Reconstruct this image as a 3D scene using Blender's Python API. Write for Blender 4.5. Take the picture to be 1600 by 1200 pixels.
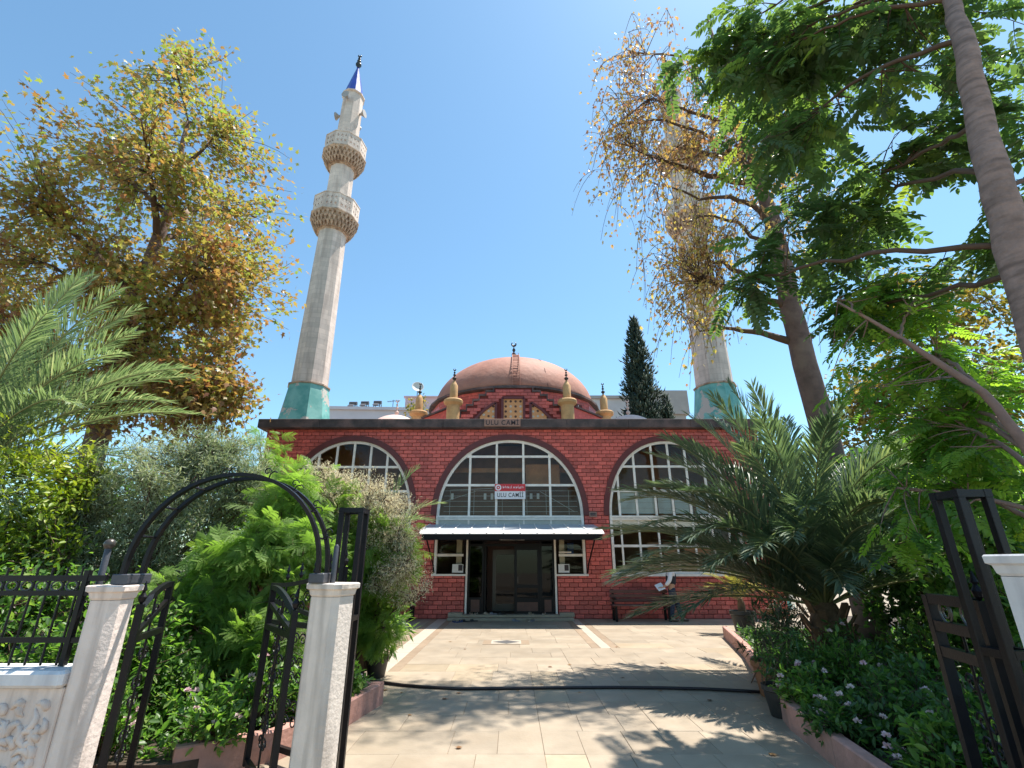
import bpy, math, random
import numpy as np
from mathutils import Vector, Matrix

for o in list(bpy.data.objects):
    bpy.data.objects.remove(o, do_unlink=True)
SC = bpy.context.scene
COL = SC.collection
R = math.radians

# ------------------------------------------------------------------ camera, sky, sun, exposure
cam_d = bpy.data.cameras.new('camera')
cam_d.sensor_width = 36.0
cam_d.lens = 36.0 * 760 / 1600
cam_d.clip_end = 3000
cam = bpy.data.objects.new('camera', cam_d)
COL.objects.link(cam)
cam.location = (0, 0, 1.65)
cam.rotation_euler = (R(90) + math.atan(280 / 760), 0, 0)
SC.camera = cam

SUN = Vector((0.34, 0.225, 1.0)).normalized()          # direction towards the sun
SUN_EL = math.asin(SUN.z)
SUN_AZ = math.atan2(SUN.x, SUN.y)
world = bpy.data.worlds.new('World')
SC.world = world
world.use_nodes = True
wn = world.node_tree.nodes
wl = world.node_tree.links
wn.clear()
sky = wn.new('ShaderNodeTexSky')
sky.sky_type = 'NISHITA'
sky.sun_disc = False
sky.sun_elevation = SUN_EL
sky.sun_rotation = SUN_AZ
sky.altitude = 0
sky.air_density = 1.0
sky.dust_density = 0.35
sky.ozone_density = 4.0
bg = wn.new('ShaderNodeBackground')
bg.inputs['Strength'].default_value = 0.112
wo = wn.new('ShaderNodeOutputWorld')
wb = wn.new('ShaderNodeVectorMath')          # camera white balance
wb.operation = 'MULTIPLY'
wb.inputs[1].default_value = (0.85, 1.0, 0.90)
wl.new(sky.outputs[0], wb.inputs[0])
wl.new(wb.outputs[0], bg.inputs['Color'])
wl.new(bg.outputs[0], wo.inputs['Surface'])

sun_d = bpy.data.lights.new('sun', 'SUN')
sun_d.energy = 3.9
sun_d.angle = R(0.53)
sun_d.color = (1.0, 0.94, 0.85)
sun = bpy.data.objects.new('sun', sun_d)
COL.objects.link(sun)
sun.location = (20, 20, 60)
sun.rotation_euler = SUN.to_track_quat('Z', 'Y').to_euler()

SC.view_settings.view_transform = 'Standard'
SC.view_settings.look = 'None'
SC.view_settings.gamma = 1
SC.view_settings.exposure = 1.24
SC.view_settings.use_curve_mapping = False
SC.render.engine = 'CYCLES'
cy = SC.cycles
cy.max_bounces = 7
cy.diffuse_bounces = 4
cy.glossy_bounces = 3
cy.transmission_bounces = 6
cy.transparent_max_bounces = 12
cy.caustics_reflective = False
cy.caustics_refractive = False
cy.use_denoising = True
cy.sample_clamp_indirect = 6

# ------------------------------------------------------------------ helpers
RND = random.Random(11)
ORI = {}

def props(o, label=None, cat=None, group=None, kind=None):
    if label: o['label'] = label
    if cat: o['category'] = cat
    if group: o['group'] = group
    if kind: o['kind'] = kind
    return o

def thing(name, label, cat, loc=(0, 0, 0), group=None):
    o = bpy.data.objects.new(name, None)
    o.empty_display_size = 0.2
    COL.objects.link(o)
    o.location = loc
    ORI[o.name] = Vector(loc)
    return props(o, label, cat, group)

def link(name, me, parent=None, loc=None, rot=None):
    o = bpy.data.objects.new(name, me)
    COL.objects.link(o)
    if parent is not None:
        o.parent = parent
        ORI[o.name] = ORI.get(parent.name, Vector((0, 0, 0)))
    else:
        ORI[o.name] = Vector((0, 0, 0))
    if loc is not None: o.location = loc
    if rot is not None: o.rotation_euler = rot
    return o

def np_mesh(name, V, F, mats, tint=None, smooth=False, midx=None):
    """V (n,3) float, F list of faces or (m,3)/(m,4) int array"""
    me = bpy.data.meshes.new(name)
    V = np.asarray(V, dtype=np.float32)
    if isinstance(F, np.ndarray):
        k = F.shape[1]
        me.vertices.add(len(V))
        me.vertices.foreach_set('co', V.ravel())
        me.loops.add(F.size)
        me.loops.foreach_set('vertex_index', F.astype(np.int32).ravel())
        me.polygons.add(len(F))
        me.polygons.foreach_set('loop_start', (np.arange(len(F)) * k).astype(np.int32))
        me.polygons.foreach_set('loop_total', np.full(len(F), k, dtype=np.int32))
        me.update(calc_edges=True)
    else:
        me.from_pydata([tuple(map(float, v)) for v in V], [], F)
    for m in (mats if isinstance(mats, (list, tuple)) else [mats]):
        me.materials.append(m)
    if tint is not None:
        a = me.attributes.new('tint', 'FLOAT', 'POINT')
        a.data.foreach_set('value', np.asarray(tint, dtype=np.float32))
    if midx is not None:
        me.polygons.foreach_set('material_index', np.asarray(midx, dtype=np.int32))
    if smooth:
        me.polygons.foreach_set('use_smooth', np.ones(len(me.polygons), dtype=bool))
    return me

def tube_arrays(path, radii, n=6, cap=True):
    P = [Vector(p) for p in path]
    m = len(P)
    V = []; F = []
    t0 = (P[1] - P[0]).normalized()
    up = Vector((0, 0, 1)) if abs(t0.z) < 0.9 else Vector((1, 0, 0))
    u = t0.cross(up).normalized()
    for i in range(m):
        t = (P[min(i + 1, m - 1)] - P[max(i - 1, 0)])
        if t.length < 1e-9: t = t0
        t.normalize()
        u = (u - t * u.dot(t))
        if u.length < 1e-6: u = t.orthogonal()
        u.normalize()
        w = t.cross(u)
        r = radii[i] if hasattr(radii, '__len__') else radii
        for k in range(n):
            a = 2 * math.pi * k / n
            V.append(P[i] + u * (math.cos(a) * r) + w * (math.sin(a) * r))
    for i in range(m - 1):
        for k in range(n):
            k2 = (k + 1) % n
            F.append((i * n + k, i * n + k2, (i + 1) * n + k2, (i + 1) * n + k))
    if cap:
        F.append(tuple(range(n - 1, -1, -1)))
        F.append(tuple((m - 1) * n + k for k in range(n)))
    return V, F

class MB:
    def __init__(self):
        self.v = []; self.f = []; self.t = []; self.m = []
        self.tint = 0.5; self.mi = 0
    def add(self, V, F):
        b = len(self.v)
        self.v.extend([tuple(x) for x in V])
        self.t.extend([self.tint] * len(V))
        for f in F:
            self.f.append(tuple(b + i for i in f)); self.m.append(self.mi)
        return self
    def box(self, x0, x1, y0, y1, z0, z1):
        V = [(x0, y0, z0), (x1, y0, z0), (x1, y1, z0), (x0, y1, z0), (x0, y0, z1), (x1, y0, z1), (x1, y1, z1), (x0, y1, z1)]
        return self.add(V, [(0, 3, 2, 1), (4, 5, 6, 7), (0, 1, 5, 4), (1, 2, 6, 5), (2, 3, 7, 6), (3, 0, 4, 7)])
    def bbox(self, x0, x1, y0, y1, z0, z1, b=0.01):
        """chamfered box"""
        V = []; c = b
        for i, z in ((b, z0), (0, z0 + b), (0, z1 - b), (b, z1)):
            V += [(x0 + i, y0 + i + c, z), (x0 + i + c, y0 + i, z), (x1 - i - c, y0 + i, z), (x1 - i, y0 + i + c, z),
                  (x1 - i, y1 - i - c, z), (x1 - i - c, y1 - i, z), (x0 + i + c, y1 - i, z), (x0 + i, y1 - i - c, z)]
        F = [tuple(range(7, -1, -1)), tuple(range(24, 32))]
        for l in range(3):
            for k in range(8):
                k2 = (k + 1) % 8
                F.append((l * 8 + k, l * 8 + k2, l * 8 + 8 + k2, l * 8 + 8 + k))
        return self.add(V, F)
    def bar(self, p, q, w, h=None, up=(0, 0, 1)):
        p = Vector(p); q = Vector(q); h = h or w
        d = (q - p).normalized(); up = Vector(up)
        if abs(d.dot(up)) > 0.98: up = Vector((0, 1, 0))
        s = d.cross(up).normalized() * (w / 2); t = s.cross(d).normalized() * (h / 2)
        V = [p - s - t, p + s - t, p + s + t, p - s + t, q - s - t, q + s - t, q + s + t, q - s + t]
        return self.add(V, [(0, 3, 2, 1), (4, 5, 6, 7), (0, 1, 5, 4), (1, 2, 6, 5), (2, 3, 7, 6), (3, 0, 4, 7)])
    def tube(self, path, r, n=6, cap=True):
        return self.add(*tube_arrays(path, r, n, cap))
    def strip(self, path, w, h):
        """square-section bar swept along a path that lies in the XZ plane (w along Y)"""
        P = [Vector(p) for p in path]; V = []; F = []
        for i, p in enumerate(P):
            t = (P[min(i + 1, len(P) - 1)] - P[max(i - 1, 0)]).normalized()
            s = Vector((0, 1, 0)) if abs(t.y) < 0.9 else Vector((1, 0, 0))
            nrm = t.cross(s).normalized()
            s = nrm.cross(t).normalized()
            V += [p - s * w / 2 - nrm * h / 2, p + s * w / 2 - nrm * h / 2, p + s * w / 2 + nrm * h / 2, p - s * w / 2 + nrm * h / 2]
        for i in range(len(P) - 1):
            for k in range(4):
                k2 = (k + 1) % 4
                F.append((i * 4 + k, i * 4 + k2, i * 4 + 4 + k2, i * 4 + 4 + k))
        n = len(P) * 4
        F += [(3, 2, 1, 0), (n - 4, n - 3, n - 2, n - 1)]
        return self.add(V, F)
    def lathe(self, prof, n=16, c=(0, 0, 0), ph=0.0):
        V = []; F = []
        for r, z in prof:
            for k in range(n):
                a = 2 * math.pi * k / n + ph
                V.append((c[0] + r * math.cos(a), c[1] + r * math.sin(a), c[2] + z))
        for i in range(len(prof) - 1):
            for k in range(n):
                k2 = (k + 1) % n
                F.append((i * n + k, i * n + k2, (i + 1) * n + k2, (i + 1) * n + k))
        F.append(tuple(range(n - 1, -1, -1)))
        F.append(tuple((len(prof) - 1) * n + k for k in range(n)))
        return self.add(V, F)
    def prism(self, poly, y0, y1):
        """poly: (x,z) list, extruded along Y"""
        n = len(poly)
        V = [(x, y0, z) for x, z in poly] + [(x, y1, z) for x, z in poly]
        F = [tuple(range(n)), tuple(range(2 * n - 1, n - 1, -1))]
        for k in range(n):
            k2 = (k + 1) % n
            F.append((k, n + k, n + k2, k2))
        return self.add(V, F)
    def prismz(self, poly, z0, z1):
        n = len(poly)
        V = [(x, y, z0) for x, y in poly] + [(x, y, z1) for x, y in poly]
        F = [tuple(range(n - 1, -1, -1)), tuple(range(n, 2 * n))]
        for k in range(n):
            k2 = (k + 1) % n
            F.append((k, k2, n + k2, n + k))
        return self.add(V, F)
    def ball(self, c, r, n=10, m=6, sz=1.0):
        prof = []
        for i in range(m + 1):
            a = -math.pi / 2 + math.pi * i / m
            prof.append((max(r * math.cos(a), r * 0.02), r * sz * math.sin(a)))
        return self.lathe(prof, n, c)
    def mesh(self, name, mats, smooth=False, off=(0, 0, 0)):
        V = np.array(self.v, dtype=np.float32) - np.array(off, dtype=np.float32)
        me = np_mesh(name, V, self.f, mats, self.t, False)
        me.polygons.foreach_set('material_index', np.array(self.m, dtype=np.int32))
        if smooth:
            me.polygons.foreach_set('use_smooth', np.ones(len(me.polygons), dtype=bool))
            if smooth == 'auto':
                me.set_sharp_from_angle(angle=R(40))
        me.update()
        return me
    def build(self, name, mats, parent=None, smooth=False, kind=None):
        off = ORI[parent.name] if parent is not None else Vector((0, 0, 0))
        me = self.mesh(name, mats, smooth, off)
        o = link(name, me, parent)
        if kind: o['kind'] = kind
        return o

# ------------------------------------------------------------------ materials
MATS = {}
def nm(name):
    m = bpy.data.materials.new(name); m.use_nodes = True
    n = m.node_tree.nodes; l = m.node_tree.links
    b = n.get('Principled BSDF')
    MATS[name] = m
    return m, n, l, b

def ramp(n, stops):
    r = n.new('ShaderNodeValToRGB')
    e = r.color_ramp.elements
    while len(e) < len(stops): e.new(0.5)
    for i, (p, c) in enumerate(stops):
        e[i].position = p; e[i].color = (c[0], c[1], c[2], 1)
    return r

def mat(name, col, rough=0.6, var=0.15, scale=6.0, bump=0.0, bscale=40.0, metal=0.0, spec=0.5, stain=None, stain_amt=0.0, stain_scale=1.2, tint=0.0, streak=False, coat=0.0):
    m, n, l, b = nm(name)
    tc = n.new('ShaderNodeTexCoord')
    nz = n.new('ShaderNodeTexNoise'); nz.inputs['Scale'].default_value = scale; nz.inputs['Detail'].default_value = 8; nz.inputs['Roughness'].default_value = 0.65
    l.new(tc.outputs['Object'], nz.inputs['Vector'])
    lo = [max(0, c * (1 - var)) for c in col]; hi = [min(1, c * (1 + var)) for c in col]
    r = ramp(n, [(0.3, lo), (0.7, hi)])
    l.new(nz.outputs['Fac'], r.inputs['Fac'])
    out = r.outputs['Color']
    if tint > 0:
        at = n.new('ShaderNodeAttribute'); at.attribute_name = 'tint'
        mp = n.new('ShaderNodeMapRange'); mp.inputs['To Min'].default_value = 1 - tint; mp.inputs['To Max'].default_value = 1 + tint
        l.new(at.outputs['Fac'], mp.inputs['Value'])
        mx = n.new('ShaderNodeVectorMath'); mx.operation = 'SCALE'
        l.new(out, mx.inputs[0]); l.new(mp.outputs['Result'], mx.inputs['Scale'])
        out = mx.outputs['Vector']
    if stain is not None:
        n2 = n.new('ShaderNodeTexNoise'); n2.inputs['Scale'].default_value = stain_scale; n2.inputs['Detail'].default_value = 6
        if streak:
            mpg = n.new('ShaderNodeMapping'); mpg.inputs['Scale'].default_value = streak if isinstance(streak, tuple) else (6, 6, 0.6)
            l.new(tc.outputs['Object'], mpg.inputs['Vector']); l.new(mpg.outputs['Vector'], n2.inputs['Vector'])
        else:
            l.new(tc.outputs['Object'], n2.inputs['Vector'])
        r2 = ramp(n, [(0.48, (0, 0, 0)), (0.68, (stain_amt,) * 3)])
        l.new(n2.outputs['Fac'], r2.inputs['Fac'])
        mix = n.new('ShaderNodeMix'); mix.data_type = 'RGBA'
        l.new(r2.outputs['Color'], mix.inputs['Factor'])
        l.new(out, mix.inputs[6]); mix.inputs[7].default_value = (*stain, 1)
        out = mix.outputs[2]
    l.new(out, b.inputs['Base Color'])
    rr = n.new('ShaderNodeMapRange'); rr.inputs['To Min'].default_value = max(0.02, rough - 0.1); rr.inputs['To Max'].default_value = min(1, rough + 0.1)
    l.new(nz.outputs['Fac'], rr.inputs['Value']); l.new(rr.outputs['Result'], b.inputs['Roughness'])
    b.inputs['Metallic'].default_value = metal
    b.inputs['Specular IOR Level'].default_value = spec
    b.inputs['Coat Weight'].default_value = coat
    if bump > 0:
        n3 = n.new('ShaderNodeTexNoise'); n3.inputs['Scale'].default_value = bscale; n3.inputs['Detail'].default_value = 5
        l.new(tc.outputs['Object'], n3.inputs['Vector'])
        bp = n.new('ShaderNodeBump'); bp.inputs['Strength'].default_value = bump; bp.inputs['Distance'].default_value = 0.02
        l.new(n3.outputs['Fac'], bp.inputs['Height']); l.new(bp.outputs['Normal'], b.inputs['Normal'])
    return m

def leaf_mat(name, stops, trans=0.35, rough=0.5, tcol=None, spec=0.4):
    """stops: ramp over the per-leaf 'tint' attribute"""
    m, n, l, b = nm(name)
    at = n.new('ShaderNodeAttribute'); at.attribute_name = 'tint'
    r = ramp(n, stops)
    l.new(at.outputs['Fac'], r.inputs['Fac'])
    l.new(r.outputs['Color'], b.inputs['Base Color'])
    b.inputs['Roughness'].default_value = rough
    b.inputs['Specular IOR Level'].default_value = spec
    tr = n.new('ShaderNodeBsdfTranslucent')
    gm = n.new('ShaderNodeVectorMath'); gm.operation = 'MULTIPLY'
    gm.inputs[1].default_value = tcol or (1.9, 1.9, 0.9)
    l.new(r.outputs['Color'], gm.inputs[0]); l.new(gm.outputs['Vector'], tr.inputs['Color'])
    mx = n.new('ShaderNodeMixShader'); mx.inputs['Fac'].default_value = trans
    l.new(b.outputs[0], mx.inputs[1]); l.new(tr.outputs[0], mx.inputs[2])
    l.new(mx.outputs[0], n['Material Output'].inputs['Surface'])
    return m

def glass_mat(name, tintc=(0.75, 0.8, 0.8), rough=0.02, ior=1.5):
    m, n, l, b = nm(name)
    n.remove(b)
    fr = n.new('ShaderNodeFresnel'); fr.inputs['IOR'].default_value = ior
    tr = n.new('ShaderNodeBsdfTransparent'); tr.inputs['Color'].default_value = (*tintc, 1)
    gl = n.new('ShaderNodeBsdfGlossy'); gl.inputs['Roughness'].default_value = rough
    mx = n.new('ShaderNodeMixShader')
    l.new(fr.outputs[0], mx.inputs['Fac']); l.new(tr.outputs[0], mx.inputs[1]); l.new(gl.outputs[0], mx.inputs[2])
    l.new(mx.outputs[0], n['Material Output'].inputs['Surface'])
    return m

M = {}
M['brick'] = mat('red_glazed_brick', (0.63, 0.125, 0.10), 0.42, 0.25, 9, 0.35, 30, tint=0.26, spec=0.45, stain=(0.24, 0.05, 0.045), stain_amt=0.5, stain_scale=0.55)
M['mortar'] = mat('dark_red_mortar', (0.17, 0.03, 0.026), 0.9, 0.2, 12, 0.4, 60)
M['maroon'] = mat('maroon_paint', (0.125, 0.022, 0.022), 0.5, 0.2, 5, 0.15, 40)
M['white_frame'] = mat('white_painted_frame', (0.90, 0.815, 0.745), 0.45, 0.08, 8, 0.05, 60, stain=(0.62, 0.53, 0.46), stain_amt=0.5, stain_scale=2.5)
M['cornice'] = mat('weathered_dark_concrete', (0.085, 0.066, 0.066), 0.9, 0.35, 3, 0.5, 25, stain=(0.21, 0.13, 0.12), stain_amt=0.7, stain_scale=1.5)
M['plaster_panel'] = mat('pale_grey_panel', (0.55, 0.54, 0.50), 0.7, 0.08, 5, 0.05, 40)
M['cream_panel'] = mat('cream_panel', (0.66, 0.60, 0.49), 0.7, 0.08, 5, 0.05, 40)
M['ochre'] = mat('ochre_plaster', (0.56, 0.33, 0.145), 0.8, 0.15, 5, 0.2, 40, stain=(0.30, 0.15, 0.06), stain_amt=0.6, stain_scale=2.0)
M['orange_lattice'] = mat('orange_ochre_lattice', (0.62, 0.30, 0.13), 0.75, 0.12, 5, 0.15, 40)
M['dome'] = mat('terracotta_dome_coat', (0.38, 0.175, 0.125), 0.7, 0.16, 2.2, 0.9, 5, stain=(0.45, 0.235, 0.175), stain_amt=0.6, stain_scale=0.9, spec=0.3)
M['dome_pale'] = mat('pale_pink_dome_coat', (0.66, 0.46, 0.40), 0.6, 0.1, 4, 0.2, 15)
M['roof'] = mat('grey_roof_felt', (0.25, 0.23, 0.22), 0.95, 0.2, 4, 0.3, 30)
M['bronze'] = mat('dark_bronze', (0.05, 0.045, 0.04), 0.35, 0.2, 12, 0, metal=0.7)
M['black_iron'] = mat('black_painted_iron', (0.0045, 0.0045, 0.007), 0.4, 0.3, 14, 0.12, 90, spec=0.28, stain=(0.02, 0.013, 0.011), stain_amt=0.3, stain_scale=5)
M['grey_iron'] = mat('grey_black_iron', (0.055, 0.058, 0.07), 0.45, 0.2, 12, 0.1, 60)
M['dark_frame'] = mat('black_door_frame', (0.006, 0.006, 0.008), 0.4, 0.2, 10, 0, spec=0.2)
M['bronze_frame'] = mat('brown_aluminium', (0.07, 0.06, 0.052), 0.35, 0.1, 10, 0, metal=0.3)
M['wood_dark'] = mat('dark_brown_wood', (0.10, 0.04, 0.028), 0.5, 0.3, 6, 0.1, 40)
M['wood'] = mat('orange_brown_wood', (0.48, 0.20, 0.07), 0.5, 0.2, 4, 0.05, 40)
M['wood_pale'] = mat('pale_wood_board', (0.52, 0.27, 0.16), 0.6, 0.12, 4, 0.05, 40)
M['interior'] = mat('brown_interior_wall', (0.34, 0.16, 0.095), 0.9, 0.2, 2, 0)
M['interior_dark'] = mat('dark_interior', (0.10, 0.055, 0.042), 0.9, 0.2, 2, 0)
M['blind'] = mat('pale_blue_blind', (0.70, 0.80, 0.86), 0.7, 0.06, 5, 0)
M['glass'] = glass_mat('window_glass', (0.90, 0.89, 0.86), 0.02, 1.28)
M['dark_glass'] = glass_mat('tinted_door_glass', (0.16, 0.17, 0.19), 0.03, 1.35)
M['sheet_white'] = mat('white_painted_sheet', (0.80, 0.77, 0.75), 0.35, 0.06, 6, 0.05, 30, stain=(0.6, 0.52, 0.47), stain_amt=0.35, stain_scale=3)
M['sheet_grey'] = mat('blue_grey_sheet', (0.42, 0.46, 0.50), 0.35, 0.1, 6, 0.05, 30)
M['black_board'] = mat('black_fascia', (0.008, 0.008, 0.010), 0.6, 0.2, 8, 0, spec=0.2)
M['paper'] = mat('white_paper', (0.78, 0.76, 0.75), 0.8, 0.03, 8, 0)
M['print_dark'] = mat('dark_print', (0.06, 0.05, 0.055), 0.8, 0.1, 30, 0)
M['sign_red'] = mat('sign_red', (0.62, 0.02, 0.03), 0.4, 0.05, 5, 0)
M['sign_white'] = mat('sign_white', (0.80, 0.76, 0.79), 0.4, 0.03, 5, 0)
M['plaque'] = mat('brown_stone_plaque', (0.33, 0.19, 0.15), 0.8, 0.15, 6, 0.2, 40)
M['ink'] = mat('black_letters', (0.03, 0.022, 0.03), 0.6, 0.1, 8, 0)
M['stone'] = mat('minaret_limestone', (0.68, 0.57, 0.495), 0.85, 0.12, 2.2, 0.25, 22, tint=0.10, stain=(0.36, 0.28, 0.235), stain_amt=0.5, stain_scale=0.8, streak=True)
M['stone_warm'] = mat('carved_warm_stone', (0.52, 0.385, 0.29), 0.9, 0.28, 7, 0.4, 25, stain=(0.16, 0.085, 0.055), stain_amt=0.7, stain_scale=3)
M['spire'] = mat('blue_spire_sheet', (0.025, 0.055, 0.34), 0.3, 0.15, 4, 0.05, 20, tint=0.15)
M['speaker'] = mat('grey_loudspeaker', (0.36, 0.34, 0.33), 0.6, 0.1, 6, 0)
M['pillar'] = mat('grey_white_painted_concrete', (0.68, 0.60, 0.535), 0.85, 0.1, 4, 0.35, 30, stain=(0.30, 0.265, 0.235), stain_amt=0.6, stain_scale=1.8, streak=True)
M['pillar_pink'] = mat('pinkish_white_painted_concrete', (0.72, 0.61, 0.55), 0.85, 0.1, 4, 0.35, 30, stain=(0.36, 0.29, 0.255), stain_amt=0.6, stain_scale=1.8, streak=True)
M['pillar_white'] = mat('white_veined_concrete', (0.66, 0.655, 0.67), 0.7, 0.06, 4, 0.2, 30, stain=(0.42, 0.41, 0.44), stain_amt=0.55, stain_scale=1.6, streak=True)
M['kerb'] = mat('pink_terracotta_kerb_paint', (0.46, 0.245, 0.20), 0.85, 0.18, 6, 0.3, 30, stain=(0.24, 0.15, 0.12), stain_amt=0.6, stain_scale=2.5)
M['slab'] = mat('cream_travertine', (0.352, 0.288, 0.214), 0.5, 0.13, 2.5, 0.15, 30, tint=0.12, stain=(0.32, 0.25, 0.175), stain_amt=0.5, stain_scale=1.6)
M['slab_yellow'] = mat('yellowish_travertine', (0.385, 0.305, 0.21), 0.55, 0.14, 4, 0.15, 30, tint=0.15, stain=(0.30, 0.22, 0.14), stain_amt=0.6, stain_scale=2.0)
M['slab_brown'] = mat('brown_travertine_band', (0.30, 0.22, 0.15), 0.55, 0.12, 4, 0.12, 30, tint=0.08)
M['slab_grey'] = mat('grey_marble_inlay', (0.13, 0.125, 0.125), 0.4, 0.15, 6, 0)
M['slab_white'] = mat('white_marble_inlay', (0.50, 0.44, 0.36), 0.4, 0.06, 4, 0)
M['grout'] = mat('grey_grout', (0.23, 0.18, 0.13), 0.95, 0.2, 10, 0.2, 60)
M['soil'] = mat('dark_garden_soil', (0.055, 0.038, 0.027), 0.95, 0.4, 6, 0.7, 20)
M['earth'] = mat('dusty_ground', (0.30, 0.25, 0.19), 0.95, 0.25, 2, 0.3, 20)
M['hose'] = mat('black_rubber_hose', (0.022, 0.014, 0.016), 0.5, 0.2, 10, 0)
M['terracotta'] = mat('terracotta_pot', (0.36, 0.15, 0.075), 0.85, 0.2, 6, 0.2, 40)
M['pot_dark'] = mat('dark_grey_plastic_pot', (0.035, 0.032, 0.03), 0.5, 0.15, 8, 0.1, 40)
M['bench'] = mat('dark_red_brown_bench_wood', (0.11, 0.042, 0.035), 0.55, 0.25, 5, 0.1, 40)
M['apt_white'] = mat('pale_lilac_plaster', (0.53, 0.51, 0.56), 0.9, 0.06, 0.6, 0, stain=(0.42, 0.40, 0.43), stain_amt=0.4, stain_scale=0.25)
M['apt_grey'] = mat('grey_white_plaster', (0.56, 0.56, 0.58), 0.9, 0.08, 0.8, 0, stain=(0.36, 0.35, 0.36), stain_amt=0.7, stain_scale=0.35)
M['apt_pink'] = mat('pink_plaster', (0.60, 0.44, 0.45), 0.9, 0.06, 0.6, 0)
M['concrete'] = mat('raw_concrete', (0.34, 0.32, 0.31), 0.9, 0.12, 1.0, 0)
M['tank'] = mat('dark_water_tank', (0.06, 0.055, 0.06), 0.5, 0.2, 3, 0)
M['tank_rust'] = mat('rusty_water_tank', (0.42, 0.30, 0.26), 0.6, 0.2, 3, 0)
M['bark'] = mat('grey_brown_ringed_bark', (0.25, 0.175, 0.15), 0.9, 0.3, 6, 0.9, 16, stain=(0.11, 0.075, 0.062), stain_amt=0.75, stain_scale=1.6, streak=(2.0, 2.0, 9.0))
M['bark_plane'] = mat('brown_plane_bark', (0.14, 0.088, 0.075), 0.9, 0.35, 4, 0.7, 14, stain=(0.25, 0.18, 0.145), stain_amt=0.5, stain_scale=2.5)
M['bark_young'] = mat('smooth_pinkish_bark', (0.25, 0.155, 0.125), 0.85, 0.2, 8, 0.4, 25)
M['twig'] = mat('brown_twig', (0.10, 0.06, 0.04), 0.9, 0.2, 10, 0)
M['palm_trunk'] = mat('fibrous_palm_trunk', (0.16, 0.095, 0.055), 0.95, 0.4, 8, 0.8, 25)
M['rachis'] = mat('yellow_green_palm_rib', (0.22, 0.22, 0.09), 0.6, 0.2, 6, 0)
M['navy'] = mat('navy_jeans', (0.022, 0.03, 0.06), 0.85, 0.2, 20, 0.1, 120)
M['shirt_white'] = mat('white_shirt', (0.72, 0.72, 0.76), 0.85, 0.06, 12, 0.1, 60)
M['shirt_black'] = mat('black_vest', (0.02, 0.02, 0.028), 0.85, 0.1, 12, 0)
M['skin'] = mat('skin', (0.42, 0.24, 0.16), 0.55, 0.06, 10, 0)
M['hair'] = mat('dark_hair', (0.02, 0.015, 0.012), 0.6, 0.2, 30, 0)
M['shoe'] = mat('brown_shoe_leather', (0.12, 0.075, 0.05), 0.5, 0.15, 15, 0)
M['slipper_blue'] = mat('blue_slipper_rubber', (0.03, 0.06, 0.16), 0.6, 0.1, 10, 0)
M['slipper_beige'] = mat('beige_slipper', (0.42, 0.33, 0.25), 0.7, 0.1, 10, 0)
M['slipper_grey'] = mat('grey_slipper', (0.20, 0.20, 0.23), 0.7, 0.1, 10, 0)
M['slipper_black'] = mat('black_shoe', (0.015, 0.014, 0.016), 0.5, 0.1, 10, 0)

# glazed turquoise plaster with big flaked-off patches
def green_base():
    m, n, l, b = nm('flaking_turquoise_paint')
    tc = n.new('ShaderNodeTexCoord')
    nz = n.new('ShaderNodeTexNoise'); nz.inputs['Scale'].default_value = 0.95; nz.inputs['Detail'].default_value = 9; nz.inputs['Roughness'].default_value = 0.62
    l.new(tc.outputs['Object'], nz.inputs['Vector'])
    r = ramp(n, [(0.535, (0, 0, 0)), (0.55, (1, 1, 1))])
    l.new(nz.outputs['Fac'], r.inputs['Fac'])
    n2 = n.new('ShaderNodeTexNoise'); n2.inputs['Scale'].default_value = 2.0; n2.inputs['Detail'].default_value = 4
    l.new(tc.outputs['Object'], n2.inputs['Vector'])
    g = ramp(n, [(0.40, (0.10, 0.335, 0.30)), (0.60, (0.20, 0.46, 0.41))])
    l.new(n2.outputs['Fac'], g.inputs['Fac'])
    mx = n.new('ShaderNodeMix'); mx.data_type = 'RGBA'
    l.new(r.outputs['Color'], mx.inputs['Factor']); l.new(g.outputs['Color'], mx.inputs[6]); mx.inputs[7].default_value = (0.50, 0.45, 0.39, 1)
    l.new(mx.outputs[2], b.inputs['Base Color']); b.inputs['Roughness'].default_value = 0.6
    bp = n.new('ShaderNodeBump'); bp.inputs['Strength'].default_value = 0.4; bp.inputs['Distance'].default_value = 0.02; bp.invert = True
    l.new(r.outputs['Color'], bp.inputs['Height']); l.new(bp.outputs['Normal'], b.inputs['Normal'])
    return m
M['turquoise'] = green_base()

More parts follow.
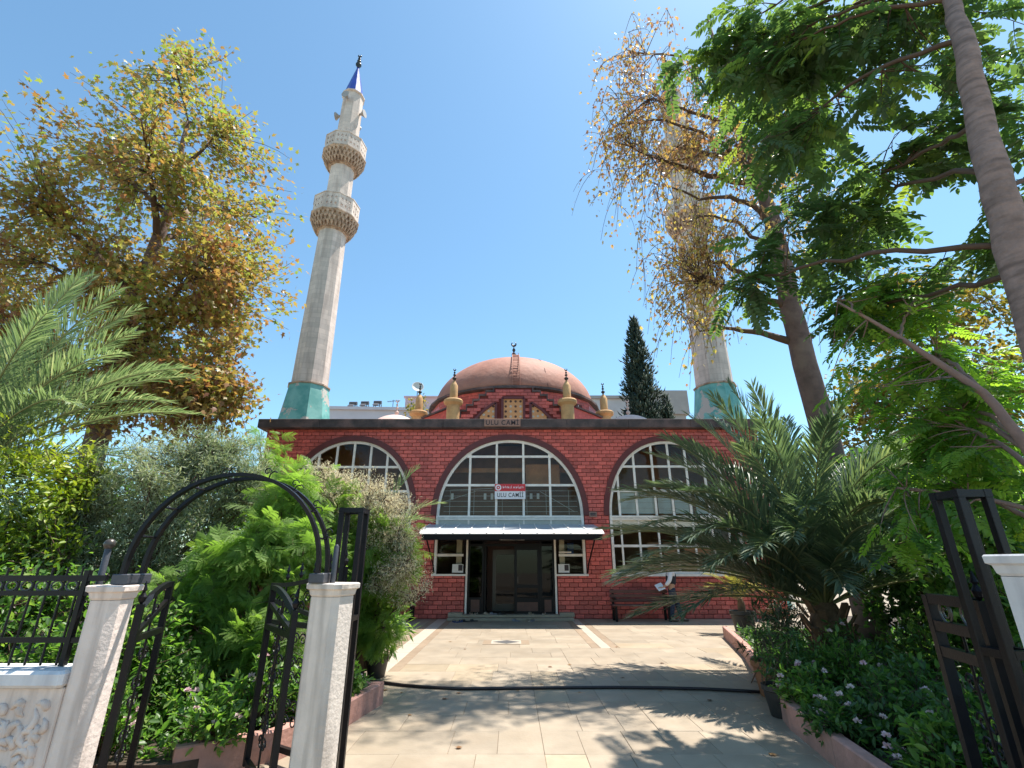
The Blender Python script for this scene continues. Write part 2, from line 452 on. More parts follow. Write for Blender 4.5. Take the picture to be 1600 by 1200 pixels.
def stone_courses():
    """limestone shaft with thin coursed joints"""
    m = M['stone']; n = m.node_tree.nodes; l = m.node_tree.links; b = n.get('Principled BSDF')
    src = b.inputs['Base Color'].links[0].from_socket
    at = n.new('ShaderNodeAttribute'); at.attribute_name = 'UVlike'
    tc = n.new('ShaderNodeTexCoord'); sp = n.new('ShaderNodeSeparateXYZ'); l.new(tc.outputs['Object'], sp.inputs[0])
    an = n.new('ShaderNodeMath'); an.operation = 'ARCTAN2'
    l.new(sp.outputs['Y'], an.inputs[0]); l.new(sp.outputs['X'], an.inputs[1])
    ms = n.new('ShaderNodeMath'); ms.operation = 'MULTIPLY'; ms.inputs[1].default_value = 0.8
    l.new(an.outputs[0], ms.inputs[0])
    cb = n.new('ShaderNodeCombineXYZ'); l.new(ms.outputs[0], cb.inputs['X']); l.new(sp.outputs['Z'], cb.inputs['Y'])
    br = n.new('ShaderNodeTexBrick')
    br.inputs['Color1'].default_value = (1.06, 1.05, 1.04, 1); br.inputs['Color2'].default_value = (0.9, 0.9, 0.9, 1); br.inputs['Mortar'].default_value = (0.80, 0.77, 0.75, 1)
    br.inputs['Scale'].default_value = 1.0; br.inputs['Mortar Size'].default_value = 0.008; br.inputs['Brick Width'].default_value = 0.55; br.inputs['Row Height'].default_value = 0.27
    l.new(cb.outputs[0], br.inputs['Vector'])
    mu = n.new('ShaderNodeVectorMath'); mu.operation = 'MULTIPLY'
    l.new(src, mu.inputs[0]); l.new(br.outputs['Color'], mu.inputs[1]); l.new(mu.outputs['Vector'], b.inputs['Base Color'])
stone_courses()

# leaves: colour by leaf (tint)
M['plane_leaf'] = leaf_mat('autumn_plane_leaf', [(0.0, (0.19, 0.075, 0.06)), (0.22, (0.30, 0.14, 0.07)), (0.42, (0.36, 0.22, 0.08)), (0.6, (0.32, 0.265, 0.08)), (0.8, (0.26, 0.30, 0.075)), (1.0, (0.22, 0.33, 0.07))], 0.48, 0.42, (1.4, 1.45, 0.85))
M['plane_leaf_dry'] = leaf_mat('sparse_plane_leaf', [(0.0, (0.27, 0.15, 0.12)), (0.3, (0.42, 0.26, 0.15)), (0.6, (0.52, 0.41, 0.14)), (1.0, (0.50, 0.48, 0.14))], 0.45, 0.4, (1.6, 1.4, 0.8))
M['ail_leaf'] = leaf_mat('tree_of_heaven_leaf', [(0.0, (0.055, 0.095, 0.052)), (0.5, (0.09, 0.152, 0.062)), (0.85, (0.15, 0.22, 0.065)), (1.0, (0.30, 0.34, 0.07))], 0.52, 0.34, (1.7, 1.8, 0.8))
M['ail_bright'] = leaf_mat('bright_compound_leaf', [(0.0, (0.065, 0.13, 0.042)), (0.5, (0.135, 0.235, 0.05)), (0.9, (0.23, 0.325, 0.06)), (1.0, (0.36, 0.37, 0.075))], 0.55, 0.36, (1.9, 2.2, 0.8))
M['mimosa'] = leaf_mat('feathery_green_leaf', [(0.0, (0.110, 0.198, 0.044)), (0.5, (0.187, 0.308, 0.066)), (1.0, (0.297, 0.418, 0.110))], 0.55, 0.55, (1.5, 1.6, 0.8))
M['olive'] = leaf_mat('grey_green_narrow_leaf', [(0.0, (0.125, 0.163, 0.094)), (0.5, (0.250, 0.294, 0.188)), (1.0, (0.450, 0.463, 0.325))], 0.35, 0.55, (1.3, 1.4, 0.9))
M['citrus'] = leaf_mat('yellow_green_glossy_leaf', [(0.0, (0.07, 0.13, 0.02)), (0.5, (0.19, 0.27, 0.03)), (1.0, (0.38, 0.41, 0.05))], 0.35, 0.4, (1.5, 1.6, 0.7))
M['dry_flower'] = leaf_mat('straw_white_dry_blossom', [(0.0, (0.46, 0.38, 0.25)), (0.5, (0.66, 0.59, 0.44)), (1.0, (0.78, 0.73, 0.60))], 0.5, 0.8, (1.2, 1.2, 1.0), 0.1)
M['palm'] = leaf_mat('grey_green_palm_leaflet', [(0.0, (0.085, 0.13, 0.092)), (0.6, (0.15, 0.205, 0.14)), (1.0, (0.31, 0.33, 0.21))], 0.3, 0.36, (1.5, 1.7, 0.8), 0.5)
M['palm_light'] = leaf_mat('silvery_palm_leaflet', [(0.0, (0.125, 0.188, 0.106)), (0.6, (0.225, 0.294, 0.175)), (1.0, (0.450, 0.475, 0.325))], 0.35, 0.42, (1.5, 1.6, 0.9), 0.5)
M['palm_yellow'] = leaf_mat('yellowing_palm_leaflet', [(0.0, (0.22, 0.24, 0.06)), (1.0, (0.42, 0.36, 0.10))], 0.35, 0.5, (1.4, 1.4, 0.8))
M['shrub_dark'] = leaf_mat('dark_shrub_leaf', [(0.0, (0.036, 0.08, 0.03)), (0.6, (0.075, 0.15, 0.045)), (1.0, (0.15, 0.25, 0.065))], 0.45, 0.38, (1.7, 2.0, 0.8), 0.5)
M['shrub_mid'] = leaf_mat('mid_green_shrub_leaf', [(0.0, (0.06, 0.135, 0.036)), (0.6, (0.125, 0.24, 0.053)), (1.0, (0.27, 0.36, 0.095))], 0.5, 0.42, (1.7, 1.9, 0.8), 0.5)
M['yellow_tree'] = leaf_mat('yellowing_tree_leaf', [(0.0, (0.10, 0.14, 0.03)), (0.5, (0.22, 0.20, 0.045)), (1.0, (0.38, 0.28, 0.07))], 0.4, 0.55, (1.5, 1.4, 0.8))
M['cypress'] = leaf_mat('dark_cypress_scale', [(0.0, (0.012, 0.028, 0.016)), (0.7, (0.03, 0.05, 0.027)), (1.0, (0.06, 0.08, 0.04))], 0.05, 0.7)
M['oleander'] = leaf_mat('narrow_purple_green_leaf', [(0.0, (0.035, 0.06, 0.03)), (0.6, (0.06, 0.095, 0.04)), (1.0, (0.13, 0.09, 0.085))], 0.2, 0.45)
M['petal'] = leaf_mat('pale_pink_petal', [(0.0, (0.60, 0.34, 0.42)), (0.5, (0.70, 0.50, 0.54)), (1.0, (0.78, 0.66, 0.62))], 0.25, 0.6, (1.1, 1.1, 1.1), 0.2)
M['fallen'] = leaf_mat('fallen_brown_leaf', [(0.0, (0.14, 0.06, 0.03)), (1.0, (0.30, 0.17, 0.07))], 0.1, 0.8)

# ================================================================== ground
g = MB()
g.add([(-900, -60, -0.05), (900, -60, -0.05), (900, 1500, -0.05), (-900, 1500, -0.05)], [(0, 1, 2, 3)])
props(g.build('ground', M['earth']), kind='structure')

# paved yard: grout bed with travertine slabs
yard = MB()
yard.box(-9.5, 12.0, -3.0, 17.0, -0.045, -0.006)
yard = props(yard.build('pavement', M['grout']), kind='structure')
KR = [(2.55, 3.35), (2.78, 5.05), (2.94, 6.1), (3.5, 7.9), (4.3, 10.2), (5.02, 12.9)]     # right kerb foot, near to far
KL = [(-2.75, 4.75), (-2.1, 5.2), (-1.8, 6.0), (-1.62, 7.1)]                                # left kerb foot
def kx(K, y):
    if y <= K[0][1]: return K[0][0]
    for (xa, ya), (xb, yb) in zip(K, K[1:]):
        if y <= yb: return xa + (xb - xa) * (y - ya) / (yb - ya)
    return None
rs = random.Random(5)
cells = []
y = 2.4
BANDS = [(-2.52, -2.34), (-2.34, -2.02), (-2.02, -1.84), (1.66, 1.84), (1.84, 2.06), (2.06, 2.24)]
while y < 16.94:
    d = rs.choice([0.42, 0.5, 0.58, 0.66]) if y < 9 else rs.choice([0.55, 0.62, 0.7])
    if y + d > 16.6: d = 16.96 - y
    def fill(xa, xb, w0, w1, mt):
        x = xa
        while x < xb - 0.01:
            w = rs.uniform(w0, w1)
            if x + w > xb - 0.25: w = xb - x
            cells.append((x, x + w, y, y + d, mt)); x += w
    if y > 11.2:
        zs = [(-9.4, -2.52, 0), (-2.52, -2.34, 1), (-2.34, -2.02, 2), (-2.02, -1.84, 1), (-1.84, 1.66, 0), (1.66, 1.84, 1), (1.84, 2.06, 2), (2.06, 2.24, 1), (2.24, 9.8, 0)]
        for xa, xb, k in zs: fill(xa, xb, 0.5 if k == 0 else 0.9, 1.25, ('slab', 'slab_brown', 'slab_white')[k])
    elif y > 8.6:
        for xa, xb, k in [(-9.4, -2.52, 0), (-2.52, -2.34, 1), (-2.34, -2.02, 2), (-2.02, -1.84, 1), (-1.84, 1.0, 0), (1.0, 9.8, 0)]:
            fill(xa, xb, 0.45 if k == 0 else 0.9, 1.05, ('slab', 'slab_brown', 'slab_white')[k])
    else:
        fill(-2.3 if y < 7 else -6.0, 0.3, 0.45, 1.3, 'slab'); fill(0.3, 3.6 if y < 8 else 5.0, 0.36, 0.46, 'slab')
    y += d
DX, DY = -0.12, 12.12        # centre of the diamond inlay
small = []
for (xa, xb, ya, yb, mt) in cells:
    if xa > 5.4 and ya < 12.6: continue
    l_ = kx(KL, (ya + yb) / 2); r_ = kx(KR, (ya + yb) / 2)
    if l_ is not None and xb < l_ - 0.2: continue
    if r_ is not None and xa > r_ + 0.2: continue
    small.append((xa, xb, ya, yb, mt))
def slab_mb(xa, xb, ya, yb, z, t, mb):
    g_ = 0.0022; c = 0.003
    V = [(xa + g_, ya + g_, -0.03), (xb - g_, ya + g_, -0.03), (xb - g_, yb - g_, -0.03), (xa + g_, yb - g_, -0.03),
         (xa + g_, ya + g_, z - c), (xb - g_, ya + g_, z - c), (xb - g_, yb - g_, z - c), (xa + g_, yb - g_, z - c),
         (xa + g_ + c, ya + g_ + c, z), (xb - g_ - c, ya + g_ + c, z), (xb - g_ - c, yb - g_ - c, z), (xa + g_ + c, yb - g_ - c, z)]
    F = [(0, 1, 5, 4), (1, 2, 6, 5), (2, 3, 7, 6), (3, 0, 4, 7), (4, 5, 9, 8), (5, 6, 10, 9), (6, 7, 11, 10), (7, 4, 8, 11), (8, 9, 10, 11)]
    mb.tint = t; mb.add(V, F)
def seen_size(c):
    xm = (c[0] + c[1]) / 2; ym = (c[2] + c[3]) / 2
    return (c[1] - c[0]) * (c[3] - c[2]) / max(ym, 2) ** 3 if abs(xm / ym) < 0.8 and ym > 3.9 and not (xm < -3) else 0
small.sort(key=lambda c: -seen_size(c))
rest = {}
for i, (xa, xb, ya, yb, mt) in enumerate(small):
    z = rs.uniform(-0.002, 0.002); t = rs.random()
    if mt == 'slab' and rs.random() < (0.25 if 7.0 < ya < 9.2 else 0.06): mt = 'slab_yellow'
    if i < 290:
        mb = MB(); slab_mb(xa, xb, ya, yb, z, t, mb)
        mb.build('slab', M[mt], yard)
    else:
        slab_mb(xa, xb, ya, yb, z, t, rest.setdefault(mt, MB()))
for mt, mb in rest.items():
    mb.build('slab_field', M[mt], yard, kind='stuff')
# diamond inlay laid 4 mm proud
inl = MB(); inl.prismz([(DX - 0.52, DY - 0.3), (DX + 0.5, DY - 0.3), (DX + 0.5, DY + 0.3), (DX - 0.52, DY + 0.3)], 0.0, 0.005); inl.build('inlay_tile', M['slab_brown'], yard)
inl = MB(); inl.prismz([(DX - 0.34, DY - 0.26), (DX + 0.32, DY - 0.26), (DX + 0.32, DY + 0.26), (DX - 0.34, DY + 0.26)], 0.0, 0.009); inl.build('inlay_tile', M['slab_white'], yard)
inl = MB(); inl.prismz([(DX - 0.31, DY), (DX, DY - 0.24), (DX + 0.29, DY), (DX, DY + 0.24)], 0.0, 0.013); inl.build('inlay_diamond', M['slab_grey'], yard)

# planting beds of soil
sb = MB(); sb.prismz([(p[0], p[1]) for p in [(-2.75, 4.72), (-2.15, 5.25), (-1.88, 6.0), (-1.72, 7.05), (-2.6, 9.3), (-3.6, 13.5), (-9.0, 16.2), (-30, 16.2), (-30, 4.72)]], -0.03, 0.13)
props(sb.build('garden_soil', M['soil']), kind='structure')
sb = MB(); sb.prismz([(p[0] + 0.08, p[1]) for p in KR[::-1]] + [(30, 3.35), (30, 16.5), (9.3, 16.5), (9.0, 13.0)], -0.03, 0.13)
props(sb.build('garden_soil', M['soil']), kind='structure')

def kerb(K, name, label, side, h=0.24, w=0.12):
    t = thing(name, label, 'kerb', (K[0][0], K[0][1], 0))
    for (xa, ya), (xb, yb) in zip(K, K[1:]):
        dx, dy = xb - xa, yb - ya; L = math.hypot(dx, dy); nx, ny = dy / L * side, -dx / L * side
        m = max(1, round(L / 1.1))
        for i in range(m):
            a0, a1 = i / m, (i + 1) / m
            e = 0.003 / L
            p = [(xa + dx * (a0 + e), ya + dy * (a0 + e)), (xa + dx * (a1 - e), ya + dy * (a1 - e))]
            hh = h + RND.uniform(-0.006, 0.006); c = 0.012
            V = []
            for (px, py) in p:
                V += [(px, py, -0.02), (px, py, hh - c), (px + nx * c, py + ny * c, hh), (px + nx * (w - c), py + ny * (w - c), hh), (px + nx * w, py + ny * w, hh - c), (px + nx * w, py + ny * w, -0.02)]
            F = [(k, k + 1, 6 + k + 1, 6 + k) for k in range(5)] + [(0, 5, 4, 3, 2, 1), (6, 7, 8, 9, 10, 11)]
            MB().add(V, F).build('kerb_stone', M['kerb'], t)
    return t
kerb(KR, 'planter_kerb', 'pink painted kerb edging the planted bed right of the paved path', 1)
kerb(KL + [(-2.5, 7.22)], 'planter_kerb', 'pink painted kerb edging the bed left of the path behind the gate', -1)

# ================================================================== mosque
MO = (0.0, 17.0, 0.0)
mosque = thing('mosque', 'red brick mosque with three arched windows and a terracotta dome', 'mosque', MO)
FY = 17.0
ZS, SILL, ZT = 3.17, 1.32, 6.17
XL, XR = -8.8, 8.8
ARCH = [(-5.62, 2.2, 2.58), (-0.07, 2.5, 2.62), (5.50, 2.2, 2.58)]     # centre, half width, rise
DOOR = (-1.52, 1.46)

def arch_z(a, x, grow=0.0):
    cx, hw, ri = a
    u = (x - cx) / (hw + grow)
    if abs(u) >= 1: return ZS
    return ZS + (ri + grow) * (1 - abs(u) ** 2.15) ** 0.5
def arch_hw(a, z, grow=0.0):
    cx, hw, ri = a
    v = (z - ZS) / (ri + grow)
    if v <= 0: return hw + (grow if z >= ZS else 0)
    if v >= 1: return 0
    return (hw + grow) * (1 - v * v) ** (1 / 2.15)
def opens(z, grow):
    out = []
    for i, a in enumerate(ARCH):
        if z >= ZS:
            h = arch_hw(a, z, grow)
            if h > 0: out.append((a[0] - h, a[0] + h))
        elif z > SILL:
            out.append((a[0] - a[1] - 0.02, a[0] + a[1] + 0.02))
        elif i == 1:
            out.append((DOOR[0] - 0.02, DOOR[1] + 0.02))
    return out

# wall core with the openings cut in (thin slices)
wall = MB()
xs = sorted(set([XL, XR, DOOR[0], DOOR[1]] + [a[0] + s * a[1] for a in ARCH for s in (-1, 1)] + [a[0] - a[1] + 2 * a[1] * k / 40 for a in ARCH for k in range(41)]))
for x0, x1 in zip(xs, xs[1:]):
    if x1 - x0 < 1e-4: continue
    xm = (x0 + x1) / 2
    spans = [(0.0, 6.3)]
    for i, a in enumerate(ARCH):
        if abs(xm - a[0]) < a[1]:
            top = max(arch_z(a, x0), arch_z(a, x1))
            if i == 1 and DOOR[0] < xm < DOOR[1]: spans = [(top, 6.3)]
            else: spans = [(0.0, SILL), (top, 6.3)]
    for z0, z1 in spans: wall.box(x0, x1, FY + 0.025, FY + 0.30, z0, z1)
wall = wall.build('facade_wall', M['mortar'], mosque)

# bricks
BH, BW, GAP = 0.132, 0.292, 0.016
def brick_mb(mb, xa, xb, za, zb, yf, dep=0.05, t=0.5):
    c = 0.006
    V = [(xa, yf + dep, za), (xb, yf + dep, za), (xb, yf + dep, zb), (xa, yf + dep, zb),
         (xa, yf + c, za), (xb, yf + c, za), (xb, yf + c, zb), (xa, yf + c, zb),
         (xa + c, yf, za + c), (xb - c, yf, za + c), (xb - c, yf, zb - c), (xa + c, yf, zb - c)]
    F = [(0, 1, 5, 4), (1, 2, 6, 5), (2, 3, 7, 6), (3, 0, 4, 7), (4, 5, 9, 8), (5, 6, 10, 9), (6, 7, 11, 10), (7, 4, 8, 11), (8, 9, 10, 11)]
    mb.tint = t; mb.add(V, F)
rb = random.Random(3)
full = []; cut = []
row = 0; z = 0.0
while z < ZT - 0.02:
    z1 = min(z + BH, ZT)
    zm = (z + z1) / 2
    op = sorted(opens(zm, 0.10))
    iv = []; x = XL
    for a, b in op:
        if a > x: iv.append((x, a))
        x = max(x, b)
    iv.append((x, XR))
    for (a, b) in iv:
        k = math.floor((a - XL) / BW) - 1
        while True:
            bx0 = XL + k * BW + (BW / 2 if row % 2 else 0); bx1 = bx0 + BW
            k += 1
            if bx0 >= b: break
            if bx1 <= a: continue
            p0, p1 = max(bx0, a), min(bx1, b)
            if p1 - p0 < 0.03: continue
            (full if (p1 - p0 > BW - 1e-4 and z1 - z > BH - 1e-4) else cut).append((p0 + GAP / 2, p1 - GAP / 2, z + GAP / 2, z1 - GAP / 2))
    z = z1; row += 1
full.sort(key=lambda q: abs((q[0] + q[1]) / 2 - 0.6) + abs(q[2] - 3.5) * 0.15 + (3 if q[0] < -3.2 else 0))
bm_var = []
for k in range(10):
    mb = MB(); brick_mb(mb, -BW / 2 + GAP / 2, BW / 2 - GAP / 2, -BH / 2 + GAP / 2, BH / 2 - GAP / 2, 0, 0.03, (k + 0.5) / 10)
    bm_var.append(mb.mesh('brick', M['brick']))
stuffb = MB()
for i, q in enumerate(full):
    if i < 290:
        link('brick', rb.choice(bm_var), wall, ((q[0] + q[1]) / 2, FY - 0.005 + rb.uniform(-0.002, 0.003) - MO[1], (q[2] + q[3]) / 2))
    else: brick_mb(stuffb, *q, FY - 0.005 + rb.uniform(-0.002, 0.003), 0.03, rb.random())
for q in cut: brick_mb(stuffb, *q, FY - 0.005 + rb.uniform(-0.002, 0.003), 0.03, rb.random())
stuffb.build('brick_field', M['brick'], mosque, kind='stuff')

# side and back walls, roof slab, floor, interior
w = MB(); w.box(XL, XL + 0.3, FY + 0.30, 32, 0, 6.3); w.box(XR - 0.3, XR, FY + 0.30, 32, 0, 6.3); w.box(XL + 0.3, XR - 0.3, 31.7, 32, 0, 6.3)
w.build('side_wall', M['brick'], mosque)
MB().box(XL + 0.3, XR - 0.3, FY + 0.30, 31.7, 6.12, 6.30).build('roof_slab', M['roof'], mosque)
MB().box(XL + 0.3, XR - 0.3, FY + 0.302, 31.7, 0.0, 0.12).build('interior_floor', M['wood_dark'], mosque)
w = MB(); w.box(XL + 0.3, XR - 0.3, 20.6, 20.75, 0.12, 6.12); w.build('interior_wall', M['interior'], mosque)
w = MB(); w.box(XL + 0.3, XR - 0.3, FY + 0.4, 20.6, 6.0, 6.115); w.build('ceiling', M['interior_dark'], mosque)
w = MB(); w.box(-2.9, 2.8, 17.7, 17.8, 4.74, 4.9); w.build('interior_beam', M['wood'], mosque)
w = MB(); w.box(0.50, 1.7, 17.45, 17.5, 4.2, 4.99); w.build('wood_panel', M['wood'], mosque)
w = MB(); w.box(-2.7, 2.6, 19.0, 19.2, 3.05, 3.25); w.box(-8.3, -3.2, 18.6, 18.8, 3.05, 3.25); w.box(3.2, 8.3, 18.6, 18.8, 3.05, 3.25)
w.build('gallery_edge', M['wood_dark'], mosque)
w = MB(); w.box(-8.3, 8.3, 18.82, 18.9, 3.25, 5.98); w.build('gallery_screen', M['interior'], mosque)
rail = MB()
for zz in (3.34, 3.52, 3.70, 3.88, 4.06): rail.box(-2.4, 2.3, 17.55, 17.565, zz, zz + 0.012)
for xx in (-2.2, -1.35, -0.35, 0.52, 1.2, 2.0): rail.box(xx, xx + 0.012, 17.57, 17.585, 3.25, 4.1)
rail.bar((-2.4, 17.6, 3.7), (-1.3, 17.6, 4.05), 0.012); rail.bar((1.0, 17.6, 4.05), (2.2, 17.6, 3.35), 0.012); rail.bar((-2.2, 17.62, 4.1), (-0.7, 17.62, 4.16), 0.015)
rail.build('inner_railing', M['white_frame'], mosque)
for xx in (-2.12, -0.98, -0.74, 0.62, 0.86):
    MB().box(xx, xx + 0.09, 17.20, 17.203, 3.72 + (0.02 if xx > 0 else 0), 3.93).build('paper_note', M['paper'], mosque)
for (xa, xb) in ((3.66, 4.28), (4.34, 4.9), (5.02, 5.54), (5.6, 6.2), (6.32, 6.95)):
    b_ = MB()
    for k in range(4):
        b_.box(xa, xb, 17.125 + 0.004 * (k % 2), 17.13 + 0.004 * (k % 2), 3.24 + k * 0.185, 3.42 + k * 0.185)
    b_.build('window_blind', M['blind'], mosque)
for (xa, xb) in ((4.52, 5.0), (5.06, 5.5), (5.75, 6.7)):
    MB().box(xa, xb, 17.125, 17.14, 1.36, 2.3).build('curtain_board', M['wood_pale'], mosque)

# arch surround, window frames, mullions, panes
def arch_curve(a, grow, n=40):
    cx, hw, ri = a
    pts = []
    for k in range(n + 1):
        th = math.pi * k / n
        c, s = math.cos(th), math.sin(th)
        x = cx - (hw + grow) * math.copysign(abs(c) ** (2 / 2.15), c)
        z = ZS + (ri + grow) * abs(s)
        pts.append((x, z))
    return pts
def ring(a, g0, g1, y0, y1):
    A = arch_curve(a, g0); B = arch_curve(a, g1); mb = MB()
    n = len(A)
    V = [(x, y0, z) for x, z in A] + [(x, y0, z) for x, z in B] + [(x, y1, z) for x, z in A] + [(x, y1, z) for x, z in B]
    F = []
    for k in range(n - 1):
        F += [(k, k + 1, n + k + 1, n + k), (n + k, n + k + 1, 3 * n + k + 1, 3 * n + k), (k, 2 * n + k, 2 * n + k + 1, k + 1), (2 * n + k, 3 * n + k, 3 * n + k + 1, 2 * n + k + 1)]
    F += [(0, n, 3 * n, 2 * n), (n - 1, 3 * n - 1, 4 * n - 1, 2 * n - 1)]
    return mb.add(V, F)
def pane_poly(a, x0, x1, z0, z1):
    """cell clipped by the arch head"""
    if z0 >= ZS:
        hb = arch_hw(a, z0, -0.05)
        xa, xb = max(x0, a[0] - hb), min(x1, a[0] + hb)
    else: xa, xb = x0, x1
    if xb - xa < 0.05: return None
    top = []
    for k in range(9):
        x = xb + (xa - xb) * k / 8
        top.append((x, min(z1, max(z0, arch_z(a, x, -0.05)) if z1 > ZS else z1)))
    if max(t[1] for t in top) - z0 < 0.05: return None
    return [(xa, z0), (xb, z0)] + [t for t in top if t[1] - z0 > 0.004]
VERT = [[-7.42, -6.82, -6.2, -5.6, -5.0, -4.4], [-1.47, -0.54, 0.40, 1.32], [3.68, 4.28, 4.93, 5.52, 6.12, 6.74, 7.3]]
HOR = [[3.98, 4.82], [4.19, 5.19], [4.0, 4.84]]
for i, a in enumerate(ARCH):
    ring(a, 0.0, 0.185, FY - 0.045, FY + 0.16).build('arch_surround', M['maroon'], mosque, 'auto')
    win = MB()   # outer white frame: arch ring + jambs + sill
    rg = ring(a, -0.095, -0.004, FY + 0.03, FY + 0.14)
    win.add(rg.v, rg.f)
    bot = SILL
    for s in (-1, 1):
        xj = a[0] + s * (a[1] - 0.005)
        win.box(min(xj, xj - s * 0.085), max(xj, xj - s * 0.085), FY - 0.01, FY + 0.14, bot, ZS - 0.001)
    if i != 1: win.box(a[0] - a[1] - 0.06, a[0] + a[1] + 0.06, FY - 0.05, FY + 0.15, SILL - 0.07, SILL - 0.002)
    fr = win.build('window_frame', M['white_frame'], mosque)
    mb = MB(); mb.box(a[0] - a[1] + 0.09, a[0] + a[1] - 0.09, FY + 0.0, FY + 0.13, ZS - 0.075, ZS - 0.005); mb.box(a[0] - a[1] + 0.09, a[0] + a[1] - 0.09, FY + 0.02, FY + 0.13, ZS - 0.15, ZS - 0.085)
    mb.build('transom', M['white_frame'], fr)
    for h in HOR[i]:
        w_ = arch_hw(a, h + 0.02, -0.07)
        MB().box(a[0] - w_, a[0] + w_, FY + 0.045, FY + 0.115, h - 0.038, h + 0.038).build('glazing_bar', M['white_frame'], fr)
    for x in VERT[i]:
        zt = arch_z(a, x, -0.06)
        if zt > ZS + 0.1: MB().box(x - 0.038, x + 0.038, FY + 0.05, FY + 0.12, ZS, zt).build('mullion', M['white_frame'], fr)
    # panes over the transom
    ex = [a[0] - a[1] + 0.06] + VERT[i] + [a[0] + a[1] - 0.06]; hz = [ZS] + HOR[i] + [ZS + a[2]]
    for x0, x1 in zip(ex, ex[1:]):
        for z0, z1 in zip(hz, hz[1:]):
            pp = pane_poly(a, x0, x1, z0, z1)
            if pp: MB().prism(pp, FY + 0.08, FY + 0.084).build('pane', M['glass'], fr)
    # panel row below the transom
    for x0, x1 in zip(ex, ex[1:]):
        MB().box(x0 + 0.02, x1 - 0.02, FY + 0.07, FY + 0.085, 2.80 if i != 1 else 2.40, ZS - 0.15).build('spandrel_panel', M['cream_panel' if i != 1 else 'plaster_panel'], fr)
    for x in VERT[i]:
        MB().box(x - 0.03, x + 0.03, FY + 0.045, FY + 0.12, 2.45 if i == 1 else SILL, ZS - 0.152).build('mullion', M['white_frame'], fr)
    if i != 1:
        MB().box(a[0] - a[1] + 0.09, a[0] + a[1] - 0.09, FY + 0.04, FY + 0.115, 2.15, 2.23).build('glazing_bar', M['white_frame'], fr)
        MB().box(a[0] - a[1] + 0.09, a[0] + a[1] - 0.09, FY + 0.035, FY + 0.12, SILL, SILL + 0.07).build('glazing_bar', M['white_frame'], fr)
        for x0, x1 in zip(ex, ex[1:]):
            for z0, z1 in ((SILL + 0.07, 2.15), (2.23, 2.80)):
                MB().box(x0 + 0.03, x1 - 0.03, FY + 0.075, FY + 0.079, z0, z1).build('pane', M['glass'], fr)
    else:
        # side lights left and right of the door
        for (x0, x1) in ((a[0] - a[1] + 0.09, DOOR[0] - 0.09), (DOOR[1] + 0.09, a[0] + a[1] - 0.09)):
            MB().box(x0 - 0.15, x1 + 0.15, FY - 0.05, FY + 0.15, SILL - 0.06, SILL).build('window_sill', M['white_frame'], fr)
            MB().box(x0, x1, FY + 0.035, FY + 0.12, 1.86, 1.94).build('glazing_bar', M['white_frame'], fr)
            MB().box(x0, x1, FY + 0.07, FY + 0.075, 1.95, 2.40).build('pane', M['glass'], fr)
            MB().box(x0, x1, FY + 0.07, FY + 0.075, SILL, 1.86).build('pane', M['glass'], fr)
        MB().box(DOOR[0] - 0.33, DOOR[0] - 0.15, FY + 0.16, FY + 0.2, 1.55, 2.4).build('inner_post', M['cream_panel'], fr)
        MB().box(DOOR[1] + 0.12, DOOR[1] + 0.29, FY + 0.16, FY + 0.2, 1.62, 2.4).build('inner_post', M['cream_panel'], fr)
        for xa in (DOOR[0] - 0.44, DOOR[1] + 0.06):
            nt = MB().box(xa, xa + 0.36, FY + 0.045, FY + 0.048, 1.36, 1.62).build('notice', M['paper'], fr)
            MB().box(xa + 0.2, xa + 0.34, FY + 0.042, FY + 0.0445, 1.42, 1.6).build('notice_picture', M['print_dark'], nt)
        MB().box(DOOR[1] + 0.09, DOOR[1] + 0.5, FY + 0.02, FY + 0.033, 1.97, 2.01).build('latch_bar', M['white_frame'], fr)
        MB().box(1.9, 2.1, FY + 0.5, FY + 0.7, 1.95, 2.3).build('blue_jug', mat('blue_plastic', (0.03, 0.08, 0.3), 0.4), fr)

# door unit
dr = MB(); x0, x1 = DOOR
dr.box(x0 + 0.01, x0 + 0.07, FY - 0.03, FY + 0.2, 0.12, 2.42); dr.box(x1 - 0.07, x1 - 0.01, FY - 0.03, FY + 0.2, 0.12, 2.42)
dr.build('door_jamb', M['white_frame'], mosque)
door = MB()
for x in (x0 + 0.08, -0.98, 0.98 - 0.06, x1 - 0.14): door.box(x, x + 0.06, FY + 0.0, FY + 0.1, 0.12, 2.4)
door.box(x0 + 0.14, x1 - 0.14, FY + 0.01, FY + 0.09, 2.18, 2.26); door.box(x0 + 0.14, x1 - 0.14, FY + 0.01, FY + 0.09, 2.34, 2.4)
door = door.build('entrance_door', M['dark_frame'], mosque)
for (xa, xb) in ((x0 + 0.14, -0.98), (0.98, x1 - 0.14)):
    MB().box(xa, xb, FY + 0.02, FY + 0.08, 0.12, 0.62).build('kick_panel', M['dark_frame'], door)
    MB().box(xa + 0.06, xb - 0.06, FY + 0.012, FY + 0.02, 0.2, 0.55).build('raised_panel', M['wood_dark'], door)
    MB().box(xa, xb, FY + 0.045, FY + 0.05, 0.62, 2.18).build('pane', M['dark_glass'], door)
    MB().box(xa, xb, FY + 0.045, FY + 0.05, 2.26, 2.34).build('pane', M['dark_glass'], door)
